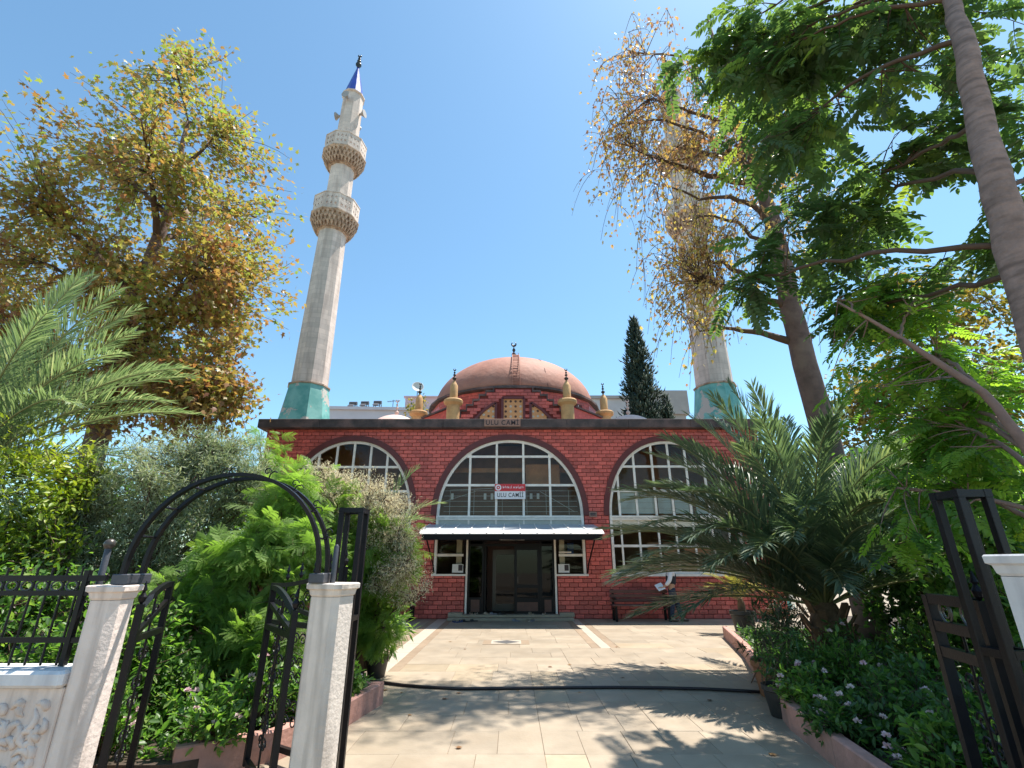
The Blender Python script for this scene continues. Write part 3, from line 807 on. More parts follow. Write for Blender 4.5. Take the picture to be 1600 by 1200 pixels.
# closed right leaf
lf = MB()
for (xa, xb, za, zb) in ((0.08, 0.16, 0.12, 2.18), (0.83, 0.92, 0.12, 2.18), (0.16, 0.83, 0.12, 0.22), (0.16, 0.83, 0.48, 0.60), (0.16, 0.83, 0.90, 1.0), (0.16, 0.83, 2.06, 2.18)):
    lf.box(xa, xb, FY + 0.015, FY + 0.075, za, zb)
lf = lf.build('door_leaf', M['dark_frame'], door)
MB().box(0.16, 0.83, FY + 0.03, FY + 0.05, 0.22, 0.48).build('raised_panel', M['wood_dark'], lf)
MB().box(0.16, 0.83, FY + 0.04, FY + 0.045, 0.60, 0.90).build('pane', M['dark_glass'], lf)
MB().box(0.16, 0.83, FY + 0.04, FY + 0.045, 1.0, 2.06).build('pane', M['dark_glass'], lf)
MB().box(0.18, 0.20, FY - 0.03, FY + 0.01, 1.05, 1.25).build('door_handle', M['bronze_frame'], lf)
# left leaf stands open inwards
lf = MB().box(-0.91, -0.85, FY + 0.1, FY + 0.95, 0.12, 2.18).build('door_leaf', M['dark_frame'], door)
# inner brown aluminium double door behind
ind = MB()
for (xa, xb) in ((-0.68, 0.2), (0.2, 1.05)):
    ind.box(xa, xa + 0.12, 18.3, 18.36, 0.12, 2.1); ind.box(xb - 0.12, xb, 18.3, 18.36, 0.12, 2.1); ind.box(xa + 0.12, xb - 0.12, 18.3, 18.36, 0.12, 0.34); ind.box(xa + 0.12, xb - 0.12, 18.3, 18.36, 1.94, 2.1)
ind = ind.build('inner_door', M['bronze_frame'], door)
for (xa, xb) in ((-0.56, 0.08), (0.32, 0.93)): MB().box(xa, xb, 18.32, 18.325, 0.34, 1.94).build('pane', M['dark_glass'], ind)
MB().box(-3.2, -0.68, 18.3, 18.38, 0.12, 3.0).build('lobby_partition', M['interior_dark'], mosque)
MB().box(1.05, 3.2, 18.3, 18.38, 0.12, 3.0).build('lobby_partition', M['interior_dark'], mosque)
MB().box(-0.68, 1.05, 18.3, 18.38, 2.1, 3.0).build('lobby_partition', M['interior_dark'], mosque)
# low shelf with slippers seen through the glass
sh = MB(); sh.box(0.25, 0.85, 17.35, 17.6, 0.6, 0.63); sh.box(0.25, 0.85, 17.35, 17.6, 0.95, 0.98)
sh = sh.build('shoe_shelf', M['bronze_frame'], mosque)
for k in range(4): MB().bbox(0.29 + k * 0.14, 0.39 + k * 0.14, 17.37, 17.58, 0.63, 0.71, 0.02).build('stored_shoe', M['slipper_beige'], sh)
# corrugated strip over the door
cg = MB(); P = [(-0.42 + 0.84 * k / 60, 2.38 + 0.045 * abs(math.sin(math.pi * 6 * k / 60))) for k in range(61)]
for (xa, za), (xb, zb) in zip(P, P[1:]): cg.prism([(xa, 2.372), (xb, 2.372), (xb, zb), (xa, za)], FY - 0.05, FY - 0.02)
cg.build('corrugated_strip', M['sheet_white'], mosque)

# marble steps at the door
st = MB().bbox(-1.98, 1.9, FY - 0.62, FY - 0.06, 0.0, 0.075, 0.008).build('door_step', M['slab'], mosque)
MB().bbox(-1.75, 1.7, FY - 0.36, FY + 0.02, 0.076, 0.14, 0.008).build('door_step', M['slab'], mosque)
for (xa, xb) in ((-2.0, -1.55), (1.5, 1.95)): MB().bbox(xa, xb, FY - 0.32, FY - 0.012, 0.078, 0.2, 0.01).build('step_block', M['slab'], mosque)

# awning
AX0, AX1 = -2.62, 2.62
aw = MB(); aw.box(AX0 - 0.05, AX1 + 0.05, 15.04, 15.10, 2.30, 2.455)
for x in (AX0, AX1): aw.bar((x, 15.1, 2.4), (x, 16.9, 2.66), 0.06)
aw = aw.build('awning', M['black_board'], mosque)
npan = 11
for k in range(npan):
    xa = AX0 - 0.12 + (AX1 - AX0 + 0.24) * k / npan; xb = AX0 - 0.12 + (AX1 - AX0 + 0.24) * (k + 1) / npan
    p = MB()
    V = [(xa + .006, 15.32, 2.60), (xb - .006, 15.32, 2.60), (xb - .006, 16.94, 2.87), (xa + .006, 16.94, 2.87), (xa + .006, 15.32, 2.58), (xb - .006, 15.32, 2.58), (xb - .006, 16.94, 2.85), (xa + .006, 16.94, 2.85)]
    p.add(V, [(0, 1, 2, 3), (7, 6, 5, 4), (0, 4, 5, 1), (1, 5, 6, 2), (2, 6, 7, 3), (3, 7, 4, 0)])
    p.build('roof_sheet', M['sheet_grey'], aw)
    p = MB()
    V = [(xa + .006, 15.0, 2.475), (xb - .006, 15.0, 2.475), (xb - .006, 15.318, 2.60), (xa + .006, 15.318, 2.60), (xa + .006, 15.0, 2.455), (xb - .006, 15.0, 2.455), (xb - .006, 15.318, 2.58), (xa + .006, 15.318, 2.58)]
    p.add(V, [(0, 1, 2, 3), (7, 6, 5, 4), (0, 4, 5, 1), (1, 5, 6, 2), (2, 6, 7, 3), (3, 7, 4, 0)])
    p.build('edge_sheet', M['sheet_white'], aw)
    sm = MB(); sm.bar((xa, 15.0, 2.49), (xa, 15.32, 2.615), 0.03, 0.02); sm.bar((xa, 15.32, 2.615), (xa, 16.94, 2.885), 0.03, 0.02); sm.build('seam', M['sheet_white'], aw)
MB().box(AX0, AX1, 15.11, 16.94, 2.40, 2.42).build('soffit', M['black_board'], aw)
MB().tube([(2.52, 15.4, 2.4), (2.5, 16.0, 2.05), (2.46, 16.7, 1.6), (2.46, 16.93, 1.36)], 0.025, 6).build('brace', M['black_iron'], aw)
MB().tube([(-2.6, 15.4, 2.4), (-2.58, 16.0, 2.05), (-2.54, 16.7, 1.6), (-2.54, 16.93, 1.36)], 0.025, 6).build('brace', M['black_iron'], aw)

# cornice
co = MB(); xc = XL - 0.25
while xc < XR + 0.24:
    xe = min(xc + 2.2, XR + 0.25)
    MB().bbox(xc, xe - 0.004, FY - 0.27, FY + 0.5, ZT + 0.002, 6.49, 0.012).build('cornice_block', M['cornice'], mosque); xc = xe
for x in (XL - 0.25, XR - 0.2):
    MB().box(x, x + 0.45, FY + 0.505, 32.2, 6.305, 6.49).build('cornice_block', M['cornice'], mosque)

def text(body, size, loc, m, parent, name='lettering', ext=0.004, align='CENTER', sx=1.0):
    cu = bpy.data.curves.new(name, 'FONT'); cu.body = body; cu.size = size; cu.extrude = ext; cu.align_x = align; cu.align_y = 'CENTER'; cu.offset = size * 0.008
    cu.space_character = 1.12
    cu.materials.append(m)
    dg = bpy.data.objects.new('tmp_text', cu); COL.objects.link(dg)
    dp = bpy.context.evaluated_depsgraph_get(); me = bpy.data.meshes.new_from_object(dg.evaluated_get(dp))
    bpy.data.objects.remove(dg, do_unlink=True)
    o = link(name, me, parent, None, (R(90), 0, 0))
    o.location = Vector(loc) - ORI[parent.name]; o.scale = (sx, 1, 1)
    return o

pq = thing('name_plaque', 'brown stone plaque lettered on the dark roof cornice over the middle arch', 'sign', (-0.34, FY - 0.28, 6.2))
MB().bbox(-0.99, 0.30, FY - 0.325, FY - 0.275, 6.2, 6.475, 0.008).build('plaque_board', M['plaque'], pq)
text('ULU CAMİ', 0.24, (-0.345, FY - 0.327, 6.325), M['ink'], pq, sx=0.95)
sg = thing('mosque_sign', 'red and white name board hanging across the middle arched window', 'sign', (-0.06, FY - 0.1, 3.7))
MB().bbox(-0.59, 0.46, FY - 0.10, FY - 0.06, 3.70, 4.21, 0.004).build('sign_board', M['sign_white'], sg)
MB().box(-0.588, 0.458, FY - 0.106, FY - 0.0995, 3.965, 4.208).build('red_band', M['sign_red'], sg)
def disc(mb, cx, cz, r, y0, y1, n=24): mb.prism([(cx + r * math.cos(2 * math.pi * k / n), cz + r * math.sin(2 * math.pi * k / n)) for k in range(n)], y0, y1); return mb
disc(MB(), -0.47, 4.085, 0.105, FY - 0.112, FY - 0.105).build('emblem', M['sign_white'], sg)
disc(MB(), -0.47, 4.085, 0.06, FY - 0.116, FY - 0.1115).build('emblem', M['sign_red'], sg)
disc(MB(), -0.47, 4.085, 0.028, FY - 0.119, FY - 0.1155, 5).build('emblem', M['sign_white'], sg)
lt = MB(); rr = random.Random(8); x = -0.315
for k in range(17):
    if k == 8: x += 0.035
    h = 0.05 + (0.025 if rr.random() < 0.35 else 0); dz = -0.018 if rr.random() < 0.2 else 0
    lt.box(x, x + 0.011, FY - 0.11, FY - 0.1055, 4.065 + dz, 4.065 + dz + h)
    if rr.random() < 0.75: lt.box(x + 0.012, x + 0.03, FY - 0.11, FY - 0.1055, 4.065 + (0.038 if rr.random() < .5 else 0), 4.077 + (0.038 if rr.random() < .5 else 0))
    if rr.random() < 0.3: lt.box(x + 0.002, x + 0.01, FY - 0.11, FY - 0.1055, 4.065 + h + 0.008, 4.065 + h + 0.017)
    x += 0.041
lt.build('small_lettering', M['sign_white'], sg, kind='stuff')
text('ULU CAMİİ', 0.2, (-0.06, FY - 0.103, 3.83), M['ink'], sg, sx=0.80)
lb = thing('wall_lamp', 'small square brown wall box fixed on the brick pier between two arches', 'wall box', (2.75, FY - 0.05, 3.2))
MB().bbox(2.61, 2.87, FY - 0.06, FY - 0.008, 3.11, 3.29, 0.01).build('box_frame', M['plaque'], lb)
MB().box(2.65, 2.83, FY - 0.066, FY - 0.0605, 3.15, 3.25).build('box_face', M['cornice'], lb)

# ---------------------------------------------------------------- dome, drum, gable, turrets
DC = (0.1, 24.0)
DR = 4.17
drum = MB(); ND = 16
ph = math.pi / ND
prof = [(DR, 6.25), (DR, 8.72)]
drum.lathe(prof, ND, (DC[0], DC[1], 0), ph)
drum = drum.build('dome_drum', M['mortar'], mosque)
dbr = MB(); fw = 2 * DR * math.sin(math.pi / ND); ap = DR * math.cos(math.pi / ND)
def frame_pt(az, u, out, z):   # az: outward direction angle; u along the face
    ox, oy = math.cos(az), math.sin(az)
    return (DC[0] + ox * (ap + out) - oy * u, DC[1] + oy * (ap + out) + ox * u, z)
faces = []
for k in range(ND):
    az = 2 * math.pi * (k + 1) / ND + ph - math.pi / ND
    if math.sin(az) > 0.35: continue
    faces.append(az)
    haswin = (round((az - 1.5 * math.pi) / (2 * math.pi / ND)) % 2 == 0)
    for r_ in range(10):
        za = 7.35 + r_ * 0.137; zb = za + 0.126
        u = -fw / 2 - (0.16 if r_ % 2 else 0)
        while u < fw / 2 - 0.01:
            ua, ub = max(u, -fw / 2) + 0.005, min(u + 0.32, fw / 2) - 0.006
            u += 0.32
            if ub - ua < 0.03: continue
            if haswin and za < 8.35 and ua < 0.2 and ub > -0.2: continue
            dbr.tint = rb.random()
            V = [frame_pt(az, ua, 0.018, za), frame_pt(az, ub, 0.018, za), frame_pt(az, ub, 0.018, zb), frame_pt(az, ua, 0.018, zb),
                 frame_pt(az, ua, -0.01, za), frame_pt(az, ub, -0.01, za), frame_pt(az, ub, -0.01, zb), frame_pt(az, ua, -0.01, zb)]
            dbr.add(V, [(0, 1, 2, 3), (0, 4, 5, 1), (1, 5, 6, 2), (2, 6, 7, 3), (3, 7, 4, 0)])
    if haswin:
        wn_ = MB()
        pts = [(-0.17, 7.75), (0.17, 7.75)] + [(0.17 * math.cos(t * math.pi / 8), 8.25 + 0.17 * math.sin(t * math.pi / 8)) for t in range(9)]
        V = [frame_pt(az, u, 0.03, z) for u, z in pts] + [frame_pt(az, u, -0.05, z) for u, z in pts]; n_ = len(pts)
        wn_.add(V, [tuple(range(n_))] + [(k, n_ + k, n_ + (k + 1) % n_, (k + 1) % n_) for k in range(n_)])
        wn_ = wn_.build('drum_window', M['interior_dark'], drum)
        fm = MB(); 
        for (u0, z0), (u1, z1) in zip(pts, pts[1:] + pts[:1]): fm.bar(frame_pt(az, u0, 0.035, z0), frame_pt(az, u1, 0.035, z1), 0.05, 0.05)
        fm.build('window_surround', M['maroon'], drum)
        fm = MB(); fm.bar(frame_pt(az, 0, 0.035, 7.77), frame_pt(az, 0, 0.035, 8.4), 0.03); fm.bar(frame_pt(az, -.16, 0.04, 7.9), frame_pt(az, -.16, 0.04, 8.3), 0.03); fm.build('window_bar', M['white_frame'], drum)
dbr.build('drum_brick', M['brick'], mosque, kind='stuff')
rim = MB(); rim.lathe([(DR + 0.05, 8.725), (DR + 0.16, 8.76), (DR + 0.16, 8.86), (DR - 0.05, 8.93)], 32, (DC[0], DC[1], 0)); rim.build('dome_rim', M['cornice'], mosque, 'auto')
dome = MB(); prof = [(4.03 * math.cos(t * math.pi / 2 / 22) if t < 22 else 0.02, 8.9 + 2.62 * math.sin(t * math.pi / 2 / 22)) for t in range(23)]
dome.lathe(prof, 72, (DC[0], DC[1], 0)); dome = dome.build('dome', M['dome'], mosque, True)
def dome_pt(x, s, lift=0.0):
    """s: 0 rim (front) .. 1 apex along the meridian facing the camera"""
    t = s * math.pi / 2
    r = 4.03 * math.cos(t) + lift * math.cos(t); z = 8.9 + 2.62 * math.sin(t) + lift * math.sin(t)
    return (DC[0] + x, DC[1] - math.sqrt(max(r * r - x * x, 0.0)), z)
lad = MB()
for x in (-0.08, 0.24): lad.tube([dome_pt(x, s / 20, 0.1) for s in range(0, 19)], 0.022, 5)
for k in range(26):
    s = 0.02 + k * 0.034
    lad.tube([dome_pt(-0.08, s, 0.1), dome_pt(0.24, s, 0.1)], 0.014, 4)
lad.tube([dome_pt(-0.08, 0.9, 0.1), dome_pt(-0.08, 0.88, 0.45), dome_pt(0.24, 0.88, 0.45), dome_pt(0.24, 0.9, 0.1)], 0.018, 4)
lad.build('ladder', M['dome'], dome)
def finial(mb, x, y, z, h, w):
    mb.lathe([(w * 0.45, 0), (w * 0.3, h * 0.08), (w * 0.9, h * 0.18), (w * 0.9, h * 0.24), (w * 0.25, h * 0.33), (w * 0.2, h * 0.38), (w * 0.62, h * 0.44), (w * 0.62, h * 0.48), (w * 0.16, h * 0.55), (w * 0.45, h * 0.62), (w * 0.45, h * 0.65), (w * 0.12, h * 0.72), (w * 0.1, h * 0.8)], 10, (x, y, z))
    r = h * 0.075; pts = []
    for k in range(15):
        a = R(-245 + 310 * k / 14)
        pts.append((x + r * math.cos(a), y, z + h * 0.87 + r * math.sin(a)))
    mb.tube(pts, [w * 0.05 + w * 0.22 * math.sin(math.pi * k / 14) for k in range(15)], 6)
fb = MB(); finial(fb, DC[0], DC[1], 11.45, 1.55, 0.2); fb.build('finial', M['bronze'], dome, True)
wire = MB(); wire.tube([dome_pt(x, s, 0.03) for x, s in ((0.7, 0.82), (1.0, 0.7), (1.25, 0.5), (1.4, 0.25), (1.5, 0.02))], 0.008, 4); wire.build('cable', M['black_iron'], dome)

# stepped gable in front of the drum
GY = 19.35
steps = [(0.80, 8.60), (1.12, 8.42), (1.40, 8.24), (1.66, 8.02), (1.92, 7.80), (2.16, 7.56), (2.40, 7.30), (2.62, 7.05)]
GX = 0.05
gab = MB()
poly = [(GX - steps[-1][0], 6.3)]
for k in range(len(steps) - 1, -1, -1):
    z_ = steps[k][1]; poly += [(GX - steps[k][0], z_ - (0 if k == len(steps) - 1 else 0))]
    if k > 0: poly += [(GX - steps[k - 1][0], z_)]
poly += [(2 * GX - x, z) for x, z in poly[::-1]]
for k, (hw_, zt_) in enumerate(steps):
    inner = steps[k - 1][0] if k else 0.0
    for s in (-1, 1):
        xa, xb = sorted((GX + s * inner, GX + s * hw_)); gab.box(xa, xb, GY + 0.03, GY + 0.4, 6.3, zt_)
gab = gab.build('stepped_gable', M['mortar'], mosque)
cp = MB()
for k, (hw_, zt_) in enumerate(steps):
    inner = steps[k - 1][0] if k else 0.0
    for s in (-1, 1):
        if k == 0:
            if s == 1: cp.box(GX - hw_ - 0.05, GX + hw_ + 0.05, GY - 0.03, GY + 0.43, zt_ + 0.002, zt_ + 0.08)
            continue
        xa, xb = sorted((GX + s * (inner + 0.055), GX + s * (hw_ + 0.05))); cp.box(xa, xb, GY - 0.03, GY + 0.43, zt_ + 0.002, zt_ + 0.08)
        zq = steps[k - 1][1]; xa, xb = sorted((GX + s * (inner + 0.002), GX + s * (inner + 0.05))); cp.box(xa, xb, GY - 0.028, GY + 0.43, zt_ + 0.002, zq)
cp.build('step_coping', M['cornice'], gab)
TRI = [(0.62, 1.98)]
gbr = MB()
def in_void(x, z):
    x = abs(x - GX)
    if x < 0.56 and z < 8.28: return True
    if 0.60 < x < 1.78 and z < 8.02 - (x - 0.72) * 0.78: return True
    return False
r_ = 0; z_ = 6.9
while z_ < 8.6:
    u = GX - 2.7 - (0.15 if r_ % 2 else 0)
    while u < GX + 2.7:
        ua, ub = u + 0.005, u + 0.295; u += 0.30
        xm = (ua + ub) / 2
        zt_ = None
        for hw_, zz in steps:
            if max(abs(ua - GX), abs(ub - GX)) <= hw_ + 0.12: zt_ = zz; break
        if zt_ is None or z_ + 0.126 > zt_ + 0.01: continue
        if in_void(xm, z_ + 0.06): continue
        brick_mb(gbr, ua, ub, z_, z_ + 0.126, GY, 0.035, rb.random())
    z_ += 0.137; r_ += 1
gbr.build('gable_brick', M['brick'], mosque, kind='stuff')
def lattice(poly, name):
    b_ = MB().prism(poly, GY - 0.01, GY + 0.02).build(name, M['orange_lattice'], gab)
    fm = MB()
    for (xa, za), (xb, zb) in zip(poly, poly[1:] + poly[:1]): fm.bar((xa, GY - 0.02, za), (xb, GY - 0.02, zb), 0.10, 0.11, (0, 1, 0))
    fm.build('lattice_surround', M['maroon'], b_)
    return b_
lc = lattice([(GX - 0.45, 6.9), (GX + 0.45, 6.9), (GX + 0.45, 8.15), (GX - 0.45, 8.15)], 'lattice_window')
ll = lattice([(GX - 1.72, 7.05), (GX - 0.72, 7.05), (GX - 0.72, 7.92), (GX - 0.82, 7.90), (GX - 1.2, 7.62)], 'lattice_window')
lr = lattice([(GX + 0.72, 7.05), (GX + 1.72, 7.05), (GX + 1.2, 7.62), (GX + 0.82, 7.90), (GX + 0.72, 7.92)], 'lattice_window')
rl = random.Random(4)
def hole(x, z, par):
    k = rl.random()
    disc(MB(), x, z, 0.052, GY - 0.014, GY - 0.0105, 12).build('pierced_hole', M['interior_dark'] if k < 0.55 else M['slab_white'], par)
for ix in range(4):
    for iz in range(5): hole(GX - 0.31 + 0.205 * ix, 7.12 + 0.22 * iz, lc)
for s, par in ((-1, ll), (1, lr)):
    for (dx, dz) in ((0.83, 7.78), (0.83, 7.56), (0.83, 7.34), (0.83, 7.14), (1.02, 7.58), (1.02, 7.36), (1.02, 7.16), (1.22, 7.42), (1.22, 7.2), (1.42, 7.28), (1.42, 7.12)): hole(GX + s * dx, dz, par)
# sloping flank walls beside the gable
for s in (-1, 1):
    fl = MB(); xa, xb = (GX + s * 2.68, GX + s * 4.7)
    V = [(xa, 20.5, 6.3), (xb, 21.3, 6.3), (xb, 21.3, 7.55), (xa, 20.5, 8.1), (xa, 20.9, 6.3), (xb, 21.7, 6.3), (xb, 21.7, 7.55), (xa, 20.9, 8.1)]
    fl.tint = 0.4; fl.add(V, [(0, 1, 2, 3), (4, 7, 6, 5), (3, 2, 6, 7), (0, 3, 7, 4), (1, 5, 6, 2)])
    fl.build('flank_wall', M['brick'], mosque)
    MB().bar((xa, 20.68, 8.13), (xb, 21.48, 7.58), 0.5, 0.07).build('flank_coping', M['cornice'], mosque)
def turret(x, y, z0, zc, r):
    t_ = MB(); t_.lathe([(r, z0), (r, zc), (r * 1.45, zc + 0.10), (r * 1.5, zc + 0.2), (r * 1.35, zc + 0.26), (r * 0.62, zc + 0.3), (r * 0.6, zc + 0.88), (r * 0.45, zc + 0.95), (r * 0.3, zc + 1.04), (0.03, zc + 1.12)], 20, (x, y, 0))
    t_ = t_.build('roof_turret', M['ochre'], mosque, 'auto')
    f_ = MB(); finial(f_, x, y, zc + 1.08, 0.62, 0.10); f_.build('finial', M['bronze'], t_, True)
turret(-2.42, 19.1, 6.3, 7.72, 0.27); turret(2.28, 19.1, 6.3, 7.72, 0.27)
turret(-4.25, 21.2, 6.3, 7.85, 0.28); turret(4.2, 21.2, 6.3, 7.85, 0.28)
for x in (-4.85, 4.88):
    sd = MB(); sd.lathe([(1.25 * math.cos(t * math.pi / 20), 6.3 + 1.14 * math.sin(t * math.pi / 20)) if t < 10 else (0.03, 7.44) for t in range(11)], 36, (x, 19.6, 0))
    sd = sd.build('side_dome', M['dome_pale'], mosque, True)
    f_ = MB(); finial(f_, x, 19.6, 7.42, 0.8, 0.10); f_.build('finial', M['dome_pale'], sd, True)
MB().bbox(3.9, 4.3, 22.0, 22.4, 7.9, 8.2, 0.01).build('air_conditioner', M['tank'], mosque)

# ================================================================== minarets
def minaret(X, label, seed, ph):
    Y = 22.0; N = 10
    rm = random.Random(seed)
    t = thing('minaret', label, 'minaret', (X, Y, 0))
    c = (X, Y, 0)
    MB().lathe([(1.75, 0.0), (1.75, 4.0), (1.45, 6.3), (1.16, 7.85), (0.93, 9.5)], N, c, ph).build('flared_base', M['turquoise'], t)
    MB().lathe([(0.93, 9.505), (0.985, 9.52), (0.985, 9.58), (0.93, 9.6)], N, c, ph).build('base_ring', M['stone_warm'], t)
    def shaft(r0, z0, r1, z1):
        mb = MB()
        for k in range(N):
            a0 = 2 * math.pi * k / N + ph; a1 = a0 + 2 * math.pi / N
            mb.tint = rm.random()
            m = 8
            for j in range(m):
                f0, f1 = j / m, (j + 1) / m
                ra, rb_ = r0 + (r1 - r0) * f0, r0 + (r1 - r0) * f1; za, zb = z0 + (z1 - z0) * f0, z0 + (z1 - z0) * f1
                mb.add([(X + ra * math.cos(a0), Y + ra * math.sin(a0), za), (X + ra * math.cos(a1), Y + ra * math.sin(a1), za), (X + rb_ * math.cos(a1), Y + rb_ * math.sin(a1), zb), (X + rb_ * math.cos(a0), Y + rb_ * math.sin(a0), zb)], [(0, 1, 2, 3)])
        return mb.build('shaft', M['stone'], t)
    shaft(0.86, 9.6, 0.72, 18.35)
    shaft(0.70, 19.3, 0.66, 22.8)
    shaft(0.66, 23.7, 0.60, 28.4)
    def balcony(zb, zt, zp, r0, r1):
        cb = MB()
        cb.lathe([(r0, zb), (r0 + 0.07, zb + 0.06), (r0 + 0.07, zb + 0.16), (r0 + 0.02, zb + 0.2)], N, c, ph)
        tiers = 3
        for j in range(tiers):
            f0 = 0.12 + 0.78 * j / tiers; f1 = 0.12 + 0.78 * (j + 1) / tiers
            ra = r0 + (r1 - r0) * f0 ** 0.6; rb_ = r0 + (r1 - r0) * f1 ** 0.6; za = zb + (zt - zb) * f0; zz = zb + (zt - zb) * f1
            cb.lathe([(ra - 0.03, za), (ra + 0.01, zz)], N * 2, c, ph)
            n = 30
            for k in range(n):
                a = 2 * math.pi * (k + 0.5 * (j % 2)) / n + ph; da = math.pi / n * 0.72
                lo = (X + (ra - 0.0) * math.cos(a), Y + (ra - 0.0) * math.sin(a), za - 0.10)
                V = [lo]
                for (dd, rr_) in ((-da, ra - 0.02), (-da, rb_ + 0.01), (0, rb_ + 0.05), (da, rb_ + 0.01), (da, ra - 0.02)):
                    V.append((X + rr_ * math.cos(a + dd), Y + rr_ * math.sin(a + dd), zz - 0.03))
                cb.add(V, [(0, 2, 1), (0, 3, 2), (0, 4, 3), (0, 5, 4), (1, 2, 3, 4, 5)])
        cb.lathe([(r1 - 0.02, zt - 0.16), (r1 + 0.06, zt - 0.06), (r1 + 0.06, zt), (r1 - 0.05, zt + 0.01)], N, c, ph)
        b = cb.build('balcony', M['stone_warm'], t)
        MB().lathe([(r0 - 0.02, zt + 0.012), (r1 - 0.06, zt + 0.012), (r1 - 0.06, zt + 0.03), (r0 - 0.02, zt + 0.03)], N, c, ph).build('balcony_floor', M['stone'], b)
        for k in range(N):           # pierced parapet panels
            a0 = 2 * math.pi * k / N + ph; a1 = a0 + 2 * math.pi / N
            p0 = Vector((X + r1 * math.cos(a0), Y + r1 * math.sin(a0), 0)); p1 = Vector((X + r1 * math.cos(a1), Y + r1 * math.sin(a1), 0))
            out = Vector((math.cos((a0 + a1) / 2), math.sin((a0 + a1) / 2), 0)); th = 0.07
            pm = MB(); pm.tint = rm.random()
            nx, nz = 3, 2; zs = zt + 0.02; H_ = zp - zs; mz = 0.12; mx = 0.08
            gx = [0, mx] + [mx + (1 - 2 * mx) * i / nx for i in range(1, nx + 1)] + [1]
            gz = [0, mz] + [mz + (1 - 2 * mz) * i / nz for i in range(1, nz + 1)] + [1]
            def pt(u, v, o): q = p0.lerp(p1, u) - out * o; return (q.x, q.y, zs + H_ * v)
            for i in range(len(gx) - 1):
                for j in range(len(gz) - 1):
                    u0, u1, v0, v1 = gx[i], gx[i + 1], gz[j], gz[j + 1]
                    if 1 <= i <= nx and 1 <= j <= nz:
                        um, vm = (u0 + u1) / 2, (v0 + v1) / 2; hu, hv = (u1 - u0) * 0.42, (v1 - v0) * 0.42
                        q = [(u0, v0), (u1, v0), (u1, v1), (u0, v1)]
                        h = [(um - hu, vm - hv * .55), (um - hu * .2, vm - hv * .2), (um - hu * .0, vm - hv), (um + hu * .2, vm - hv * .2), (um + hu, vm - hv * .55), (um + hu * .3, vm), (um + hu, vm + hv * .55), (um + hu * .2, vm + hv * .2), (um, vm + hv), (um - hu * .2, vm + hv * .2), (um - hu, vm + hv * .55), (um - hu * .3, vm)]
                        for o in (0, th):
                            V = [pt(*a_, o) for a_ in q + h]
                            F = [(0, 6, 5, 4), (0, 1, 8, 7, 6), (1, 9, 8), (1, 2, 10, 9), (2, 3, 12, 11, 10), (2, 10, 11), (3, 14, 13, 12), (3, 0, 4, 15, 14)]
                            F = [(0, 4, 5, 6), (0, 6, 7, 8, 1), (1, 8, 9), (1, 9, 10, 2), (2, 10, 11, 12), (2, 12, 3), (3, 12, 13, 14), (3, 14, 15, 4, 0)]
                            pm.add(V, F if o else [f[::-1] for f in F])
                        V = [pt(*a_, 0) for a_ in h] + [pt(*a_, th) for a_ in h]
                        pm.add(V, [(k_, (k_ + 1) % 12, 12 + (k_ + 1) % 12, 12 + k_) for k_ in range(12)])
                    else:
                        for o in (0, th): pm.add([pt(u0, v0, o), pt(u1, v0, o), pt(u1, v1, o), pt(u0, v1, o)], [(0, 1, 2, 3)])
            pm.add([pt(0, 1, -.02), pt(1, 1, -.02), pt(1, 1, th + .02), pt(0, 1, th + .02), pt(0, 1.06, -.02), pt(1, 1.06, -.02), pt(1, 1.06, th + .02), pt(0, 1.06, th + .02)], [(0, 3, 2, 1), (4, 5, 6, 7), (0, 1, 5, 4), (1, 2, 6, 5), (2, 3, 7, 6), (3, 0, 4, 7)])
            pm.build('parapet_panel', M['stone'], b)
    balcony(18.3, 19.25, 20.25, 0.72, 1.24)
    balcony(22.75, 23.65, 24.6, 0.68, 1.18)
    MB().lathe([(0.61, 28.4), (0.68, 28.45), (0.68, 28.52), (0.5, 28.56)], N, c, ph).build('spire_ring', M['stone'], t)
    sp = MB()
    for k in range(N):
        a0 = 2 * math.pi * k / N + ph; a1 = a0 + 2 * math.pi / N
        for j in range(4):
            sp.tint = rm.random()
            r0, r1 = 0.55 * (1 - j / 4) + 0.035, 0.55 * (1 - (j + 1) / 4) + 0.04; z0, z1 = 28.56 + j * 0.66, 28.56 + (j + 1) * 0.66
            sp.add([(X + r0 * math.cos(a0), Y + r0 * math.sin(a0), z0), (X + r0 * math.cos(a1), Y + r0 * math.sin(a1), z0), (X + r1 * math.cos(a1), Y + r1 * math.sin(a1), z1), (X + r1 * math.cos(a0), Y + r1 * math.sin(a0), z1)], [(0, 1, 2, 3)])
    sp = sp.build('spire', M['spire'], t)
    fb = MB(); finial(fb, X, Y, 31.1, 1.25, 0.2); fb.build('finial', M['bronze'], sp, True)
    for az in (R(180), R(262), R(-12), R(80)):
        ox, oy = math.cos(az), math.sin(az); z_ = 27.0 + (0.9 if abs(az - R(262)) < .1 else 0)
        if abs(az - R(262)) < .1: z_ = 27.75
        q = MB(); path = [(X + ox * d, Y + oy * d, z_) for d in (0.60, 0.72, 0.84, 0.92)]
        q.tube(path, [0.06, 0.09, 0.2, 0.24], 14); q.build('loudspeaker', M['speaker'], t, 'auto')
    return t
minaret(-9.75, 'pale stone minaret with blue spire standing clear against the sky', 2, R(9))
minaret(9.75, 'pale stone minaret half hidden behind the sparse plane tree', 7, R(20))

